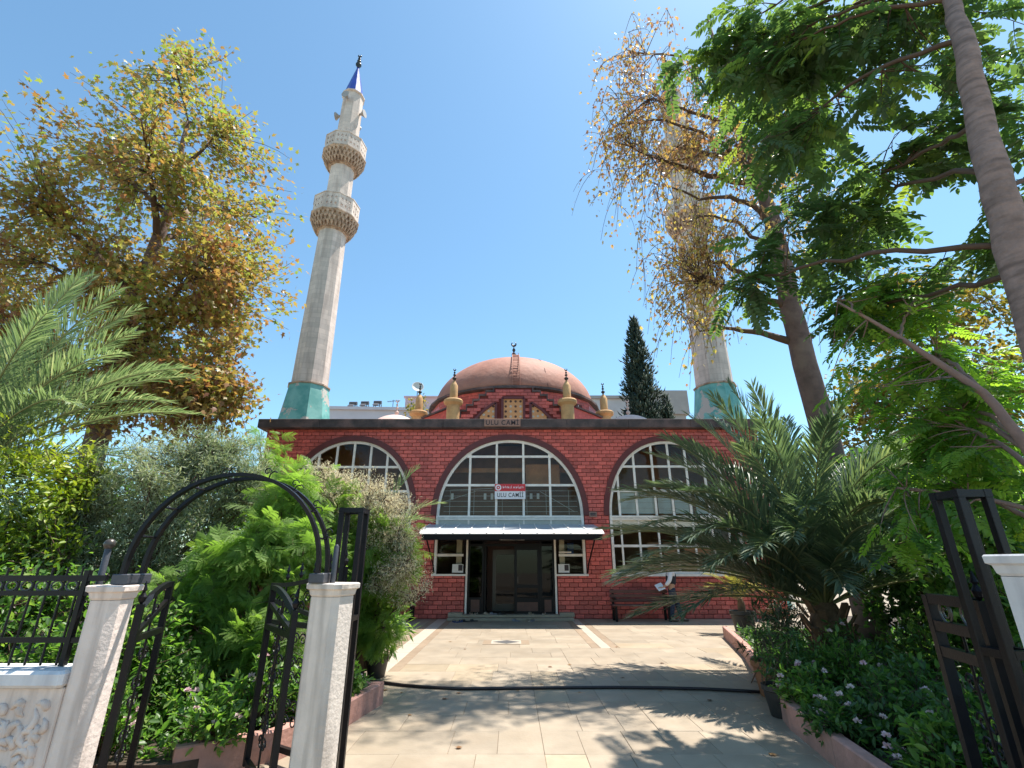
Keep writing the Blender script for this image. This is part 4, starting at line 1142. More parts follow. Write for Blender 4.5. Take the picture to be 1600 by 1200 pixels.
# ================================================================== buildings behind
def apartment(name, label, loc, w, d, h, rz, m, rows, cols, trim):
    t = thing(name, label, 'building', loc)
    t.rotation_euler = (0, 0, R(rz))
    def add(mb, n, mm, par=None):
        me = mb.mesh(n, mm); o = link(n, me, par or t); return o
    add(MB().box(0, w, 0, d, 0, h), 'wall', m)
    add(MB().box(-0.25, w + 0.25, -0.25, d + 0.25, h + 0.005, h + 0.3), 'roof_edge', M['concrete'] if trim else m)
    ww = w / cols
    for r_ in range(rows):
        for c_ in range(cols):
            x0 = (c_ + 0.3) * ww; z0 = h - 2.3 - r_ * 3.0
            if z0 < 1: continue
            fr = add(MB().box(x0, x0 + ww * 0.4, -0.06, -0.003, z0, z0 + 1.25), 'window', M['white_frame'])
            add(MB().box(x0 + 0.08, x0 + ww * 0.4 - 0.08, -0.075, -0.062, z0 + 0.08, z0 + 1.17), 'pane', M['dark_glass'], fr)
    return t
apartment('apartment_block', 'long pale lilac apartment block behind the mosque beside the left minaret', (-18.2, 46.0, 0), 10.3, 10, 15.9, 3.0, M['apt_white'], 5, 4, False)
ph_ = thing('rooftop_room', 'small pink rooftop room on the pale apartment block', 'rooftop room', (-10.6, 47.2, 16.4))
MB().box(-10.9, -7.7, 47.2, 50, 16.4, 17.55).build('wall', M['apt_pink'], ph_); MB().box(-11.05, -7.55, 47.05, 50.1, 17.555, 17.7).build('roof', M['apt_pink'], ph_)
bR = apartment('apartment_block', 'grey white apartment block behind the dark cypress right of the dome', (6.3, 46.0, 0), 10.6, 10, 17.0, 0, M['apt_grey'], 5, 3, True)
w_ = MB(); w_.box(6.0, 10.9, -0.9, -0.01, 15.2, 17.6); w_.box(6.2, 10.6, -0.6, -0.01, 14.3, 15.19); w_.box(8.0, 11.4, -1.2, -0.02, 11.8, 13.2)
link('balcony', w_.mesh('balcony', M['concrete']), bR)
def water_heater(x, y, z, label, m, s=1.0, rust=False):
    t = thing('water_tank', label, 'water tank', (x, y, z), 'water tanks on the roofs')
    km = M['grey_iron'] if not rust else M['white_frame']
    for dx in (-0.55, 0.55):
        for dy in (-0.3, 0.3): MB().bar((x + dx * s, y + dy, z), (x + dx * s, y + dy, z + 1.1 * s), 0.07).build('leg', km, t)
    MB().bar((x - 0.55 * s, y - 0.3, z + 0.6 * s), (x + 0.55 * s, y - 0.3, z + 0.6 * s), 0.06).build('cross_bar', km, t)
    MB().tube([(x - 0.7 * s, y, z + 1.35 * s), (x + 0.7 * s, y, z + 1.35 * s)], 0.36 * s, 14).build('tank', m, t, 'auto')
    if not rust: MB().bar((x, y - 0.9, z + 0.2), (x, y - 0.35, z + 1.0 * s), 1.0 * s, 0.06).build('solar_panel', M['tank'], t)
water_heater(-16.3, 47.6, 16.3, 'leftmost of three dark solar water tanks on the pale block', M['tank'], 0.55)
water_heater(-15.1, 47.6, 16.35, 'middle of three dark solar water tanks on the pale block', M['tank'], 0.55)
water_heater(-13.8, 47.6, 16.4, 'rightmost of three dark solar water tanks on the pale block', M['tank'], 0.55)
water_heater(6.75, 47.0, 17.31, 'rusty barrel tank on a white stand right of the dome', M['tank_rust'], 0.8, True)
dish = thing('satellite_dish', 'round white satellite dish above the pink rooftop room', 'satellite dish', (-9.75, 47.3, 17.7))
mb = MB(); mb.lathe([(0.02, 0), (0.3, 0.04), (0.5, 0.12), (0.62, 0.22), (0.6, 0.23), (0.48, 0.14), (0.02, 0.03)], 24); me = mb.mesh('reflector', M['plaster_panel'], True)
link('reflector', me, dish, (0, 0, 0.95), (R(70), 0, R(15)))
MB().bar((-9.75, 47.3, 17.7), (-9.75, 47.35, 18.65), 0.07).build('mast', M['grey_iron'], dish)
an = thing('aerial', 'thin television aerial on the pale apartment roof', 'aerial', (-12.2, 47.5, 15.7))
k = MB(); k.bar((-12.2, 47.5, 15.7), (-12.2, 47.5, 17.4), 0.05); k.bar((-12.8, 47.5, 17.2), (-11.5, 47.5, 17.35), 0.04)
for i in range(6): k.bar((-12.7 + i * 0.22, 47.2, 17.22 + i * 0.023), (-12.7 + i * 0.22, 47.8, 17.22 + i * 0.023), 0.025)
k.build('aerial_rods', M['grey_iron'], an)

# ================================================================== gate and fence
def pillar(X, Y, w, ztop, rz, label, m, brickcap=False):
    t = thing('gate_pillar', label, 'gate pillar', (X, Y, 0)); t.rotation_euler = (0, 0, R(rz))
    h = w / 2; c = 0.045
    def oct_(r, cc): return [(-r + cc, -r), (r - cc, -r), (r, -r + cc), (r, r - cc), (r - cc, r), (-r + cc, r), (-r, r - cc), (-r, -r + cc)]
    sh = MB().prismz(oct_(h, c), 0, ztop - 0.10)
    link('shaft', sh.mesh('shaft', m), t)
    link('base', MB().prismz(oct_(h + 0.05, c), -0.01, 0.16).mesh('base', m), t)
    cp = MB()
    lay = [(h - 0.002, ztop - 0.098), (h + 0.008, ztop - 0.085), (h + 0.014, ztop - 0.05), (h + 0.03, ztop - 0.04), (h + 0.032, ztop - 0.008), (h + 0.026, ztop)]
    V = []; 
    for r, z in lay: V += [(x, y, z) for x, y in oct_(r, c)]
    F = [tuple(range(len(V) - 8, len(V)))]
    for i in range(len(lay) - 1):
        for k in range(8): F.append((i * 8 + k, i * 8 + (k + 1) % 8, i * 8 + 8 + (k + 1) % 8, i * 8 + 8 + k))
    link('cap', cp.add(V, F).mesh('cap', m), t)
    return t
pillar(-2.92, 3.88, 0.22, 1.5, 0, 'pinkish white concrete pillar holding the left foot of the iron arch', M['pillar_pink'])
pillar(-1.45, 4.28, 0.27, 1.5, -17, 'grey concrete gate pillar under the right foot of the iron arch', M['pillar'])
pillar(2.57, 2.36, 0.42, 1.69, 0, 'white veined concrete gate pillar at the right edge', M['pillar_white'])
# spikes on the pillars
for (x, y, z, h, r, lab, ball) in ((-3.0, 4.03, 1.5, 0.22, 0.018, 'plain grey iron spike on the pinkish pillar', False), (-3.16, 4.02, 1.2, 0.56, 0.024, 'iron post with round ball top behind the pinkish pillar', True), (-1.45, 4.24, 1.5, 0.28, 0.02, 'grey iron spike on the grey gate pillar', False)):
    s_ = thing('iron_spike', lab, 'spike', (x, y, z)); MB().tube([(x, y, z), (x, y, z + h), (x, y, z + h + 0.015)], [r, r, r * 0.5], 10).build('rod', M['grey_iron'], s_, 'auto')
    if ball:
        MB().ball((x, y, z + h + 0.03), 0.042, 14, 8).build('ball', M['bronze_frame'], s_, True)
# arch over the pedestrian gate
ar = thing('gate_arch', 'double black iron arch over the small open gate at left', 'arch', (-2.2, 4.1, 1.5))
AX, AZ = -2.2, 1.57
p1 = Vector((-2.86, 3.94, 0)); p2 = Vector((-1.54, 4.24, 0))
for off in (-0.10, 0.10):
    pts = []
    for k in range(29):
        a = math.pi * k / 28
        f = 0.5 - 0.5 * math.cos(a)
        q = p1.lerp(p2, f)
        pts.append((q.x, q.y + off, AZ + 0.76 * math.sin(a) ** 0.93 if 0 < k < 28 else AZ))
    MB().strip(pts, 0.045, 0.028).build('arch_bar', M['black_iron'], ar)
for q, w_ in ((p1, 0.30), (p2, 0.26)):
    MB().bbox(q.x - 0.06, q.x + 0.06, q.y - 0.13, q.y + 0.13, 1.503, 1.575, 0.006).build('foot_plate', M['grey_iron'], ar)
def scroll(mb, c, r, a0, turns, n=22, th=0.007, flip=1, plane='xz', dirv=None):
    """small wrought-iron scroll in a vertical plane with horizontal direction dirv"""
    d = Vector(dirv or (1, 0, 0)).normalized(); P = []
    for k in range(n):
        f = k / (n - 1); a = a0 + flip * turns * 2 * math.pi * f; rr_ = r * (1 - 0.75 * f)
        P.append(Vector(c) + d * (rr_ * math.cos(a)) + Vector((0, 0, rr_ * math.sin(a))))
    mb.tube(P, th, 5)
for k in (3, 6, 9, 12, 16, 19, 22, 25):
    a = math.pi * k / 28; f = 0.5 - 0.5 * math.cos(a); q = p1.lerp(p2, f); z = AZ + 0.76 * math.sin(a) ** 0.93
    s_ = MB(); s_.tube([(q.x, q.y - 0.1, z), (q.x, q.y + 0.1, z)], 0.008, 6)
    nx, nz = -math.cos(a), math.sin(a)
    s_.tube([(q.x, q.y, z), (q.x + nx * .05, q.y, z + nz * .05), (q.x + nx * .08 + nz * .03, q.y, z + nz * .08 + nx * -.03), (q.x + nx * .07 + nz * .055, q.y, z + nz * .07 - nx * .055)], 0.006, 5)
    scroll(s_, (q.x + nx * 0.06 - nz * .03, q.y, z + nz * 0.06 + nx * .03), 0.035, 0, 0.9, 14, 0.005)
    s_.build('spacer_scroll', M['black_iron'], ar)

def gate_leaf(label, hinge, far, ztop_h, ztop_f, midz, bars, arched, name='gate_leaf', low=0.08, w=0.045, spears=False, rosettes=False):
    A = Vector((*hinge, 0)); B = Vector((*far, 0)); d = (B - A).normalized(); L = (B - A).length
    t = thing(name, label, 'gate', (*hinge, 0))
    def P(u, z): q = A + d * u; return (q.x, q.y, z)
    nrm = Vector((-d.y, d.x, 0))
    def vbar(u, z0, z1, n='stile', ww=w):
        mb = MB(); c = A + d * u; s = d * ww / 2; r = nrm * ww / 2
        V = [c - s - r, c + s - r, c + s + r, c - s + r]
        mb.add([(v.x, v.y, z0) for v in V] + [(v.x, v.y, z1) for v in V], [(0, 3, 2, 1), (4, 5, 6, 7), (0, 1, 5, 4), (1, 2, 6, 5), (2, 3, 7, 6), (3, 0, 4, 7)]); return mb.build(n, M['black_iron'], t)
    vbar(0, low, ztop_h); vbar(L, low, ztop_f)
    def rail(u0, z0, u1, z1, n='rail', ww=w): return MB().bar(P(u0, z0), P(u1, z1), ww * 0.9, ww).build(n, M['black_iron'], t)
    rail(w / 2, low + 0.03, L - w / 2, low + 0.03)
    for z in midz: rail(w / 2, z, L - w / 2, z)
    if arched:
        n = 10; ptsT = []
        for k in range(n + 1):
            f = k / n; ptsT.append(P(w / 2 + (L - w) * f, ztop_h - 0.02 + (ztop_f - ztop_h) * math.sin(f * math.pi / 2)))
        MB().strip(ptsT, w * 0.9, w * 0.9).build('top_rail', M['black_iron'], t)
        rail(w / 2, midz[-1] + 0.03, L - w / 2, ztop_f - 0.16, 'brace', w * 0.8)
    else:
        rail(w / 2, ztop_h - 0.02, L - w / 2, ztop_f - 0.02, 'top_rail')
    for k in range(bars):
        u = L * (k + 1) / (bars + 1)
        zt = (ztop_h + (ztop_f - ztop_h) * math.sin((u / L) * math.pi / 2) - 0.04) if arched else midz[-1]
        b = MB().tube([P(u, low + 0.03), P(u, zt)], 0.0085, 6).build('upright_bar', M['black_iron'], t)
        def curl(*a, **k_):
            sc = MB(); scroll(sc, *a, **k_); sc.build('scroll', M['black_iron'], b)
        for z in (0.32, 0.44, 0.66, 0.78, 0.98):
            if z < zt - 0.1:
                curl(P(u + 0.05, z), 0.055, 0, 1.3, 20, 0.0065, 1, dirv=d); curl(P(u - 0.05, z), 0.055, math.pi, 1.3, 20, 0.0065, -1, dirv=d)
        if arched: curl(P(u + 0.07, zt - 0.14), 0.06, 0, 1.4, 20, 0.0065, 1, dirv=d); curl(P(u - 0.07, zt - 0.2), 0.06, 0, 1.4, 20, 0.0065, 1, dirv=d)
        if spears: MB().lathe([(0.006, 0), (0.022, 0.03), (0.008, 0.07), (0.02, 0.085), (0.002, 0.15)], 8, P(u, zt + 0.06)).build('spear_tip', M['black_iron'], b)
    if rosettes:
        for k in range(2):
            u = L * (0.3 + 0.42 * k); z = (midz[-1] + ztop_h) / 2
            mb = MB(); pts = [Vector(P(u, z)) + d * (0.065 * math.cos(a)) + Vector((0, 0, 0.065 * math.sin(a))) for a in [2 * math.pi * i / 20 for i in range(21)]]
            mb.tube(pts, 0.007, 5); scroll(mb, P(u, z), 0.06, 0, 1.4, 20, 0.006, 1, dirv=d); mb.build('rosette', M['bronze_frame'], t)
    MB().lathe([(0.004, 0), (0.022, 0.02), (0.03, 0.05), (0.01, 0.085), (0.02, 0.1), (0.003, 0.16)], 8, P(0, ztop_h)).build('spear_tip', M['black_iron'], t)
    return t
gate_leaf('narrow black iron gate leaf swung open beside the pinkish pillar', (-2.80, 4.02), (-3.0, 4.62), 1.36, 1.50, [1.12], 1, True)
gate_leaf('narrow black iron gate leaf swung open beside the grey pillar', (-1.72, 4.24), (-2.2, 4.86), 1.30, 1.46, [1.12], 1, True)
gate_leaf('black iron main gate leaf with arched spiked top behind the grey pillar', (-1.55, 4.82), (-2.45, 5.42), 1.62, 1.46, [1.1], 4, True, spears=True)
gate_leaf('black iron gate leaf with round rosettes beside the white pillar', (2.66, 3.02), (2.80, 3.56), 1.45, 1.45, [1.12, 1.27], 1, False, w=0.06, rosettes=True)
def iron_tower(x0, y0, w, h, label):
    t = thing('gate_post', label, 'gate post', (x0 + w / 2, y0 + w / 2, 0)); b = 0.042
    for dx in (0, w - b):
        for dy in (0, w - b): MB().bbox(x0 + dx, x0 + dx + b, y0 + dy, y0 + dy + b, 0, h - b, 0.003).build('corner_bar', M['black_iron'], t)
    for z in (0.02, 1.18, h - b):
        k = MB(); zz = z
        k.box(x0 + b, x0 + w - b, y0 + 0.001, y0 + b, zz, zz + b); k.box(x0 + b, x0 + w - b, y0 + w - b, y0 + w - 0.001, zz, zz + b)
        k.box(x0 + 0.001, x0 + b, y0 + b, y0 + w - b, zz, zz + b); k.box(x0 + w - b, x0 + w - 0.001, y0 + b, y0 + w - b, zz, zz + b)
        k.build('ring_rail', M['black_iron'], t)
    k = MB(); 
    for dx in (0, w - b):
        for dy in (0, w - b): k.box(x0 + dx - 0.001, x0 + dx + b + 0.001, y0 + dy - 0.001, y0 + dy + b + 0.001, h - b - 0.001, h + 0.002)
    k.build('top_corner', M['black_iron'], t)
    return t
iron_tower(-1.59, 4.60, 0.22, 2.13, 'tall open black iron post rising behind the grey pillar')
iron_tower(2.56, 2.84, 0.2, 2.05, 'tall open black iron post beside the white pillar at right')
# fence left of the pedestrian gate: carved low wall + railing
fw_ = thing('garden_wall', 'low cream wall with carved floral relief under the left railing', 'wall', (-4.5, 3.9, 0))
MB().bbox(-8.2, -3.03, 3.80, 4.0, 0, 0.86, 0.008).build('wall_panel', M['pillar_pink'], fw_)
MB().bbox(-8.2, -3.028, 3.75, 4.05, 0.861, 0.965, 0.02).build('wall_coping', M['pillar_white'], fw_)
rl = MB(); rr = random.Random(12)
for k in range(150):
    x = rr.uniform(-4.3, -3.1); z = rr.uniform(0.12, 0.76)
    a = rr.uniform(0, 6.28); L = rr.uniform(0.04, 0.1)
    pts = [(x + L * f * math.cos(a + f * 1.6), 3.797, z + L * f * math.sin(a + f * 1.6)) for f in (0, .3, .6, .9, 1.2)]
    rl.tube(pts, [0.010, 0.022, 0.026, 0.018, 0.006], 8)
rl.build('carved_relief', M['pillar_pink'], fw_, True)
fe = thing('railing', 'black iron railing with a row of rings above the cream wall', 'fence', (-4.5, 3.92, 1.0))
for z, h in ((1.115, 0.035), (1.425, 0.035), (1.525, 0.04)): MB().box(-8.2, -3.03, 3.905, 3.935, z, z + h).build('rail', M['black_iron'], fe)
x = -3.28
while x > -6.2:
    rg = MB(); rg.tube([(x + 0.042 * math.cos(a), 3.92, 1.493 + 0.034 * math.sin(a)) for a in [2 * math.pi * i / 18 for i in range(19)]], 0.007, 5); rg.build('ring', M['grey_iron'], fe)
    MB().tube([(x + 0.05, 3.92, 0.97), (x + 0.05, 3.92, 1.62)], 0.008, 6).build('upright_bar', M['black_iron'], fe)
    x -= 0.112
MB().box(-3.2, -3.165, 3.9, 3.94, 0.97, 1.6).build('end_post', M['black_iron'], fe)
# right side: white wall running on beyond the pillar
gw = thing('garden_wall', 'white garden wall running on right of the white pillar', 'wall', (4.0, 2.4, 0)); MB().bbox(2.84, 9, 2.3, 2.5, 0, 0.95, 0.01).build('wall_panel', M['pillar_white'], gw)

# ================================================================== yard things
hs = thing('garden_hose', 'black rubber hose lying right across the paved path', 'hose', (0, 7.8, 0))
HP = [(-2.6, 8.35), (-1.89, 8.14), (-1.55, 7.98), (-1.26, 7.88), (-0.71, 7.77), (0.0, 7.80), (0.7, 7.83), (1.43, 7.85), (2.1, 7.82), (2.65, 7.76), (3.1, 7.66), (3.42, 7.56)]
MB().tube([(x, y, 0.022) for x, y in HP], 0.02, 8).build('hose_pipe', M['hose'], hs, True)

bench = thing('bench', 'dark red brown slatted bench against the brick wall', 'bench', (3.95, 16.4, 0))
for x in (3.12, 4.72):
    l_ = MB(); l_.box(x, x + 0.07, 16.15, 16.22, 0, 0.46); l_.box(x, x + 0.07, 16.58, 16.65, 0, 0.88); l_.box(x, x + 0.07, 16.22, 16.58, 0.36, 0.42); l_.box(x, x + 0.07, 16.2, 16.58, 0.6, 0.65)
    l_.build('leg_frame', M['dark_frame'], bench)
for k in range(4): MB().bbox(3.05, 4.86, 16.12 + k * 0.12, 16.22 + k * 0.12, 0.425 + 0.002 * k, 0.46, 0.006).build('seat_slat', M['bench'], bench)
for k in range(3): MB().bbox(3.05, 4.86, 16.545, 16.578, 0.52 + k * 0.125, 0.615 + k * 0.125, 0.006).build('back_slat', M['bench'], bench)
b2 = thing('bench', 'dark bench end showing under the flowering bush at left', 'bench', (-3.6, 16.4, 0))
for x in (-4.6, -3.1):
    l_ = MB(); l_.box(x, x + 0.07, 16.15, 16.22, 0, 0.46); l_.box(x, x + 0.07, 16.58, 16.65, 0, 0.88); l_.box(x, x + 0.07, 16.22, 16.58, 0.36, 0.42); l_.build('leg_frame', M['dark_frame'], b2)
for k in range(4): MB().bbox(-4.7, -2.98, 16.12 + k * 0.12, 16.22 + k * 0.12, 0.425, 0.46, 0.006).build('seat_slat', M['bench'], b2)
for k in range(3): MB().bbox(-4.7, -2.98, 16.545, 16.578, 0.52 + k * 0.125, 0.615 + k * 0.125, 0.006).build('back_slat', M['bench'], b2)

def slipper(x, y, z, rz, m, label, group):
    """one slipper with sole and strap"""
    t = thing('slipper', label, 'slipper', (x, y, z), group); t.rotation_euler = (0, 0, R(rz))
    out = [(-0.035, -0.13), (0.03, -0.13), (0.042, -0.05), (0.05, 0.06), (0.03, 0.13), (-0.02, 0.14), (-0.048, 0.08), (-0.042, -0.04)]
    link('sole', MB().prismz(out, 0.0, 0.025).mesh('sole', m), t)
    st = MB(); pts = [(-0.05, 0.05, 0.01), (-0.035, 0.055, 0.055), (0.0, 0.06, 0.07), (0.035, 0.055, 0.055), (0.052, 0.05, 0.01)]
    V = []
    for p in pts: V += [(p[0], p[1] - 0.04, p[2]), (p[0] * .9, p[1] + 0.045, p[2] * 0.8 + 0.006)]
    st.add(V, [(2 * i, 2 * i + 1, 2 * i + 3, 2 * i + 2) for i in range(4)])
    link('strap', st.mesh('strap', m), t)
sl = [(-1.72, 16.05, 0.002, 20, 'slipper_blue', 'left slipper of the blue pair on the paving before the door step'), (-1.56, 16.02, 0.002, -30, 'slipper_blue', 'right slipper of the blue pair on the paving before the door step'),
      (-1.40, 16.12, 0.002, 70, 'slipper_black', 'black slipper turned sideways on the paving beside the blue pair'), (-1.16, 16.22, 0.002, 120, 'slipper_black', 'second black slipper on the paving, toe pointing away'),
      (0.12, 16.30, 0.002, 60, 'slipper_grey', 'grey slipper on the paving below the closed door leaf'), (0.48, 16.27, 0.002, 15, 'slipper_beige', 'beige slipper on the paving right of the grey slipper'), (0.62, 16.31, 0.002, -20, 'slipper_grey', 'grey slipper close beside the beige one on the paving'),
      (-1.28, 16.84, 0.142, 15, 'slipper_beige', 'beige slipper on the door step at its left end'), (-1.14, 16.86, 0.142, -10, 'slipper_beige', 'beige slipper on the door step, second from its left end'),
      (-0.78, 16.83, 0.142, 60, 'slipper_beige', 'beige slipper on the door step turned sideways'), (-0.60, 16.82, 0.142, 100, 'slipper_grey', 'grey slipper on the door step near its middle'),
      (-0.32, 16.80, 0.142, 80, 'slipper_black', 'black slipper on the middle of the door step'), (0.60, 16.82, 0.142, 30, 'slipper_beige', 'beige slipper on the step before the closed door leaf'), (1.0, 16.84, 0.142, -15, 'slipper_beige', 'beige slipper on the door step at its right end')]
for x, y, z, rz, m, lab in sl: slipper(x, y, z, rz, M[m], lab, 'slippers left at the mosque door')

def pot(x, y, r, h, m, rim=True):
    mb = MB(); mb.lathe([(r * 0.68, 0), (r * 0.72, 0.01), (r * 0.95, h * 0.8), (r, h * 0.82), (r * 1.04, h * 0.84), (r * 1.04, h), (r * 0.92, h), (r * 0.88, h * 0.85), (0.02, h * 0.84)], 24, (x, y, 0)); return mb

# person walking past the bench
def person():
    t = thing('person', 'person in dark jeans and black vest over white shirt holding paper by the bench', 'person', (4.92, 16.25, 0))
    def skin(name, pts, edges, rad, m, par, lv=2):
        me = bpy.data.meshes.new(name); me.from_pydata(pts, edges, [])
        o = link(name, me, par); me.materials.append(m)
        sk = o.modifiers.new('skin', 'SKIN'); sk.use_smooth_shade = True
        for i, r in enumerate(rad):
            v = me.skin_vertices[0].data[i]; v.radius = (r, r) if not isinstance(r, tuple) else r; v.use_root = (i == 0)
        o.modifiers.new('sub', 'SUBSURF').levels = lv; o.modifiers['sub'].render_levels = lv
        return o
    # local: x right, walking towards +x
    J = [(0, 0, 0.95), (0, 0, 1.12), (0.02, 0, 1.32), (0.03, 0, 1.44), (0.04, 0, 1.52), (0.05, 0, 1.62), (0.05, 0, 1.70),
         (-0.01, -0.09, 0.90), (-0.02, -0.09, 0.5), (-0.10, -0.09, 0.10), (0.02, -0.10, 0.04),
         (0.01, 0.09, 0.90), (0.12, 0.09, 0.5), (0.22, 0.09, 0.10), (0.34, 0.10, 0.04),
         (0.02, -0.19, 1.40), (-0.05, -0.25, 1.14), (-0.22, -0.25, 0.98), (-0.27, -0.25, 0.96),
         (0.02, 0.19, 1.40), (0.0, 0.24, 1.14), (-0.16, 0.22, 0.98), (-0.2, 0.22, 0.96)]
    E_ = [(0, 1), (1, 2), (2, 3), (3, 4), (4, 5), (5, 6), (0, 7), (7, 8), (8, 9), (9, 10), (0, 11), (11, 12), (12, 13), (13, 14), (3, 15), (15, 16), (16, 17), (17, 18), (3, 19), (19, 20), (20, 21), (21, 22)]
    rad = [0.13, 0.125, 0.14, 0.10, 0.055, 0.095, 0.085, 0.085, 0.06, 0.04, 0.035, 0.085, 0.06, 0.04, 0.035, 0.06, 0.045, 0.035, 0.03, 0.06, 0.045, 0.035, 0.03]
    body = skin('body', J, E_, rad, M['skin'], t)
    skin('trousers', [(0, 0, 0.99), (0, 0, 0.93), (-0.01, -0.09, 0.86), (-0.02, -0.09, 0.5), (-0.09, -0.09, 0.11), (0.01, 0.09, 0.86), (0.12, 0.09, 0.5), (0.215, 0.09, 0.11)], [(0, 1), (1, 2), (2, 3), (3, 4), (1, 5), (5, 6), (6, 7)], [0.15, 0.15, 0.105, 0.085, 0.07, 0.105, 0.085, 0.07], M['navy'], body)
    skin('shirt', [(0, 0, 1.0), (0, 0, 1.14), (0.02, 0, 1.32), (0.03, 0, 1.44), (0.02, -0.19, 1.40), (-0.05, -0.25, 1.14), (-0.18, -0.25, 1.01), (0.02, 0.19, 1.40), (0.0, 0.24, 1.14), (-0.13, 0.22, 1.01)], [(0, 1), (1, 2), (2, 3), (3, 4), (4, 5), (5, 6), (3, 7), (7, 8), (8, 9)], [0.155, 0.15, 0.165, 0.12, 0.08, 0.065, 0.055, 0.08, 0.065, 0.055], M['shirt_white'], body)
    skin('vest', [(0, 0, 0.98), (0, 0, 1.14), (0.02, 0, 1.3), (0.03, 0, 1.42)], [(0, 1), (1, 2), (2, 3)], [0.165, 0.162, 0.178, 0.135], M['shirt_black'], body)
    hd = MB()
    hd.ball((0.055, 0, 1.625), 0.098, 18, 12, 1.18); link('head', hd.mesh('head', M['skin'], True), body)
    fc = MB(); fc.lathe([(0.002, 0), (0.014, 0.02), (0.006, 0.045)], 8, (0.152, 0, 1.595)); fc.box(0.148, 0.152, -0.02, 0.02, 1.565, 1.571)
    for s in (-1, 1): fc.ball((0.138, s * 0.035, 1.635), 0.012, 8, 5); fc.ball((0.05, s * 0.1, 1.62), 0.025, 8, 5)
    link('face', fc.mesh('face', M['skin'], True), body)
    hr = MB(); hr.ball((0.04, 0, 1.66), 0.105, 18, 10, 1.0); link('hair', hr.mesh('hair', M['hair'], True), body)
    for (hx, hy, hz) in ((-0.29, -0.25, 0.955), (-0.22, 0.22, 0.955)):   # hands
        ha = MB(); ha.bbox(hx - 0.05, hx + 0.03, hy - 0.04, hy + 0.04, hz - 0.015, hz + 0.015, 0.01)
        for k in range(4): ha.tube([(hx - 0.045, hy - 0.03 + 0.02 * k, hz), (hx - 0.08, hy - 0.031 + 0.021 * k, hz + 0.004), (hx - 0.105 - 0.006 * (k in (1, 2)), hy - 0.03 + 0.02 * k, hz - 0.018)], [0.010, 0.009, 0.007], 6)
        ha.tube([(hx, hy + 0.035, hz), (hx - 0.03, hy + 0.06, hz + 0.008), (hx - 0.06, hy + 0.055, hz + 0.012)], [0.011, 0.01, 0.008], 6)
        link('hand', ha.mesh('hand', M['skin'], True), body)
    for (fx, fy) in ((-0.09, -0.09), (0.22, 0.09)):
        sh = MB(); sh.bbox(fx - 0.06, fx + 0.20, fy - 0.045, fy + 0.045, 0.004, 0.075, 0.03); link('shoe', sh.mesh('shoe', M['shoe'], True), body)
    t.rotation_euler = (0, 0, R(-14))
    pp = thing('paper_sheet', 'white sheet of paper held out by the person near the bench', 'paper', (4.53, 16.12, 0.97))
    mb = MB(); mb.box(-0.11, 0.11, -0.15, 0.15, 0, 0.004); link('sheet', mb.mesh('sheet', M['paper']), pp, None, (R(35), R(-20), 0))
person()

# ================================================================== vegetation
def rot_frames(d, nrm):
    """d, nrm (N,3): leaf axis and rough normal -> (N,3,3) with columns axis, side, normal"""
    d = d / np.maximum(np.linalg.norm(d, axis=1, keepdims=True), 1e-9)
    s = np.cross(nrm, d); sl_ = np.linalg.norm(s, axis=1, keepdims=True)
    s = np.where(sl_ < 1e-4, np.cross(np.array([1.0, 0.3, 0.2]), d), s)
    s = s / np.maximum(np.linalg.norm(s, axis=1, keepdims=True), 1e-9)
    n = np.cross(d, s)
    return np.stack([d, s, n], axis=2)

def scatter(T, pos, Rm, s):
    tv, tf = T
    N = len(pos)
    V = np.einsum('nij,kj->nki', Rm, tv) * s[:, None, None] + pos[:, None, :]
    F = tf[None, :, :] + (np.arange(N) * len(tv))[:, None, None]
    return V.reshape(-1, 3), F.reshape(-1, 3)

def T_(v, f): return np.array(v, dtype=float), np.array(f, dtype=int)
OVAL = T_([(0, 0, 0), (.28, .2, .05), (.65, .19, .05), (1, 0, -.06), (.65, -.19, .05), (.28, -.2, .05)], [(0, 1, 2), (0, 2, 3), (0, 3, 4), (0, 4, 5)])
NARROW = T_([(0, 0, 0), (.45, .075, .02), (1, 0, -.03), (.45, -.075, .02)], [(0, 1, 2), (0, 2, 3)])
WIDE = T_([(0, 0, 0), (.2, .26, .05), (.6, .30, .04), (1, 0, -.10), (.6, -.30, .04), (.2, -.26, .05)], [(0, 1, 2), (0, 2, 3), (0, 3, 4), (0, 4, 5)])
def plane_template():
    pts = [(0, 0)]; 
    for a, r in ((-115, .42), (-90, .22), (-62, .62), (-38, .34), (0, .85), (38, .34), (62, .62), (90, .22), (115, .42)):
        pts.append((0.3 + r * math.cos(R(a)), r * math.sin(R(a))))
    V = [(0.3, 0, 0.02)] + [(x, y, -0.12 * (x - .3) ** 2 - 0.10 * y * y * (1 if abs(y) > .3 else 0)) for x, y in pts]
    n = len(pts)
    return T_(V, [(0, 1 + k, 1 + (k + 1) % n) for k in range(n)])
PLANE = plane_template()
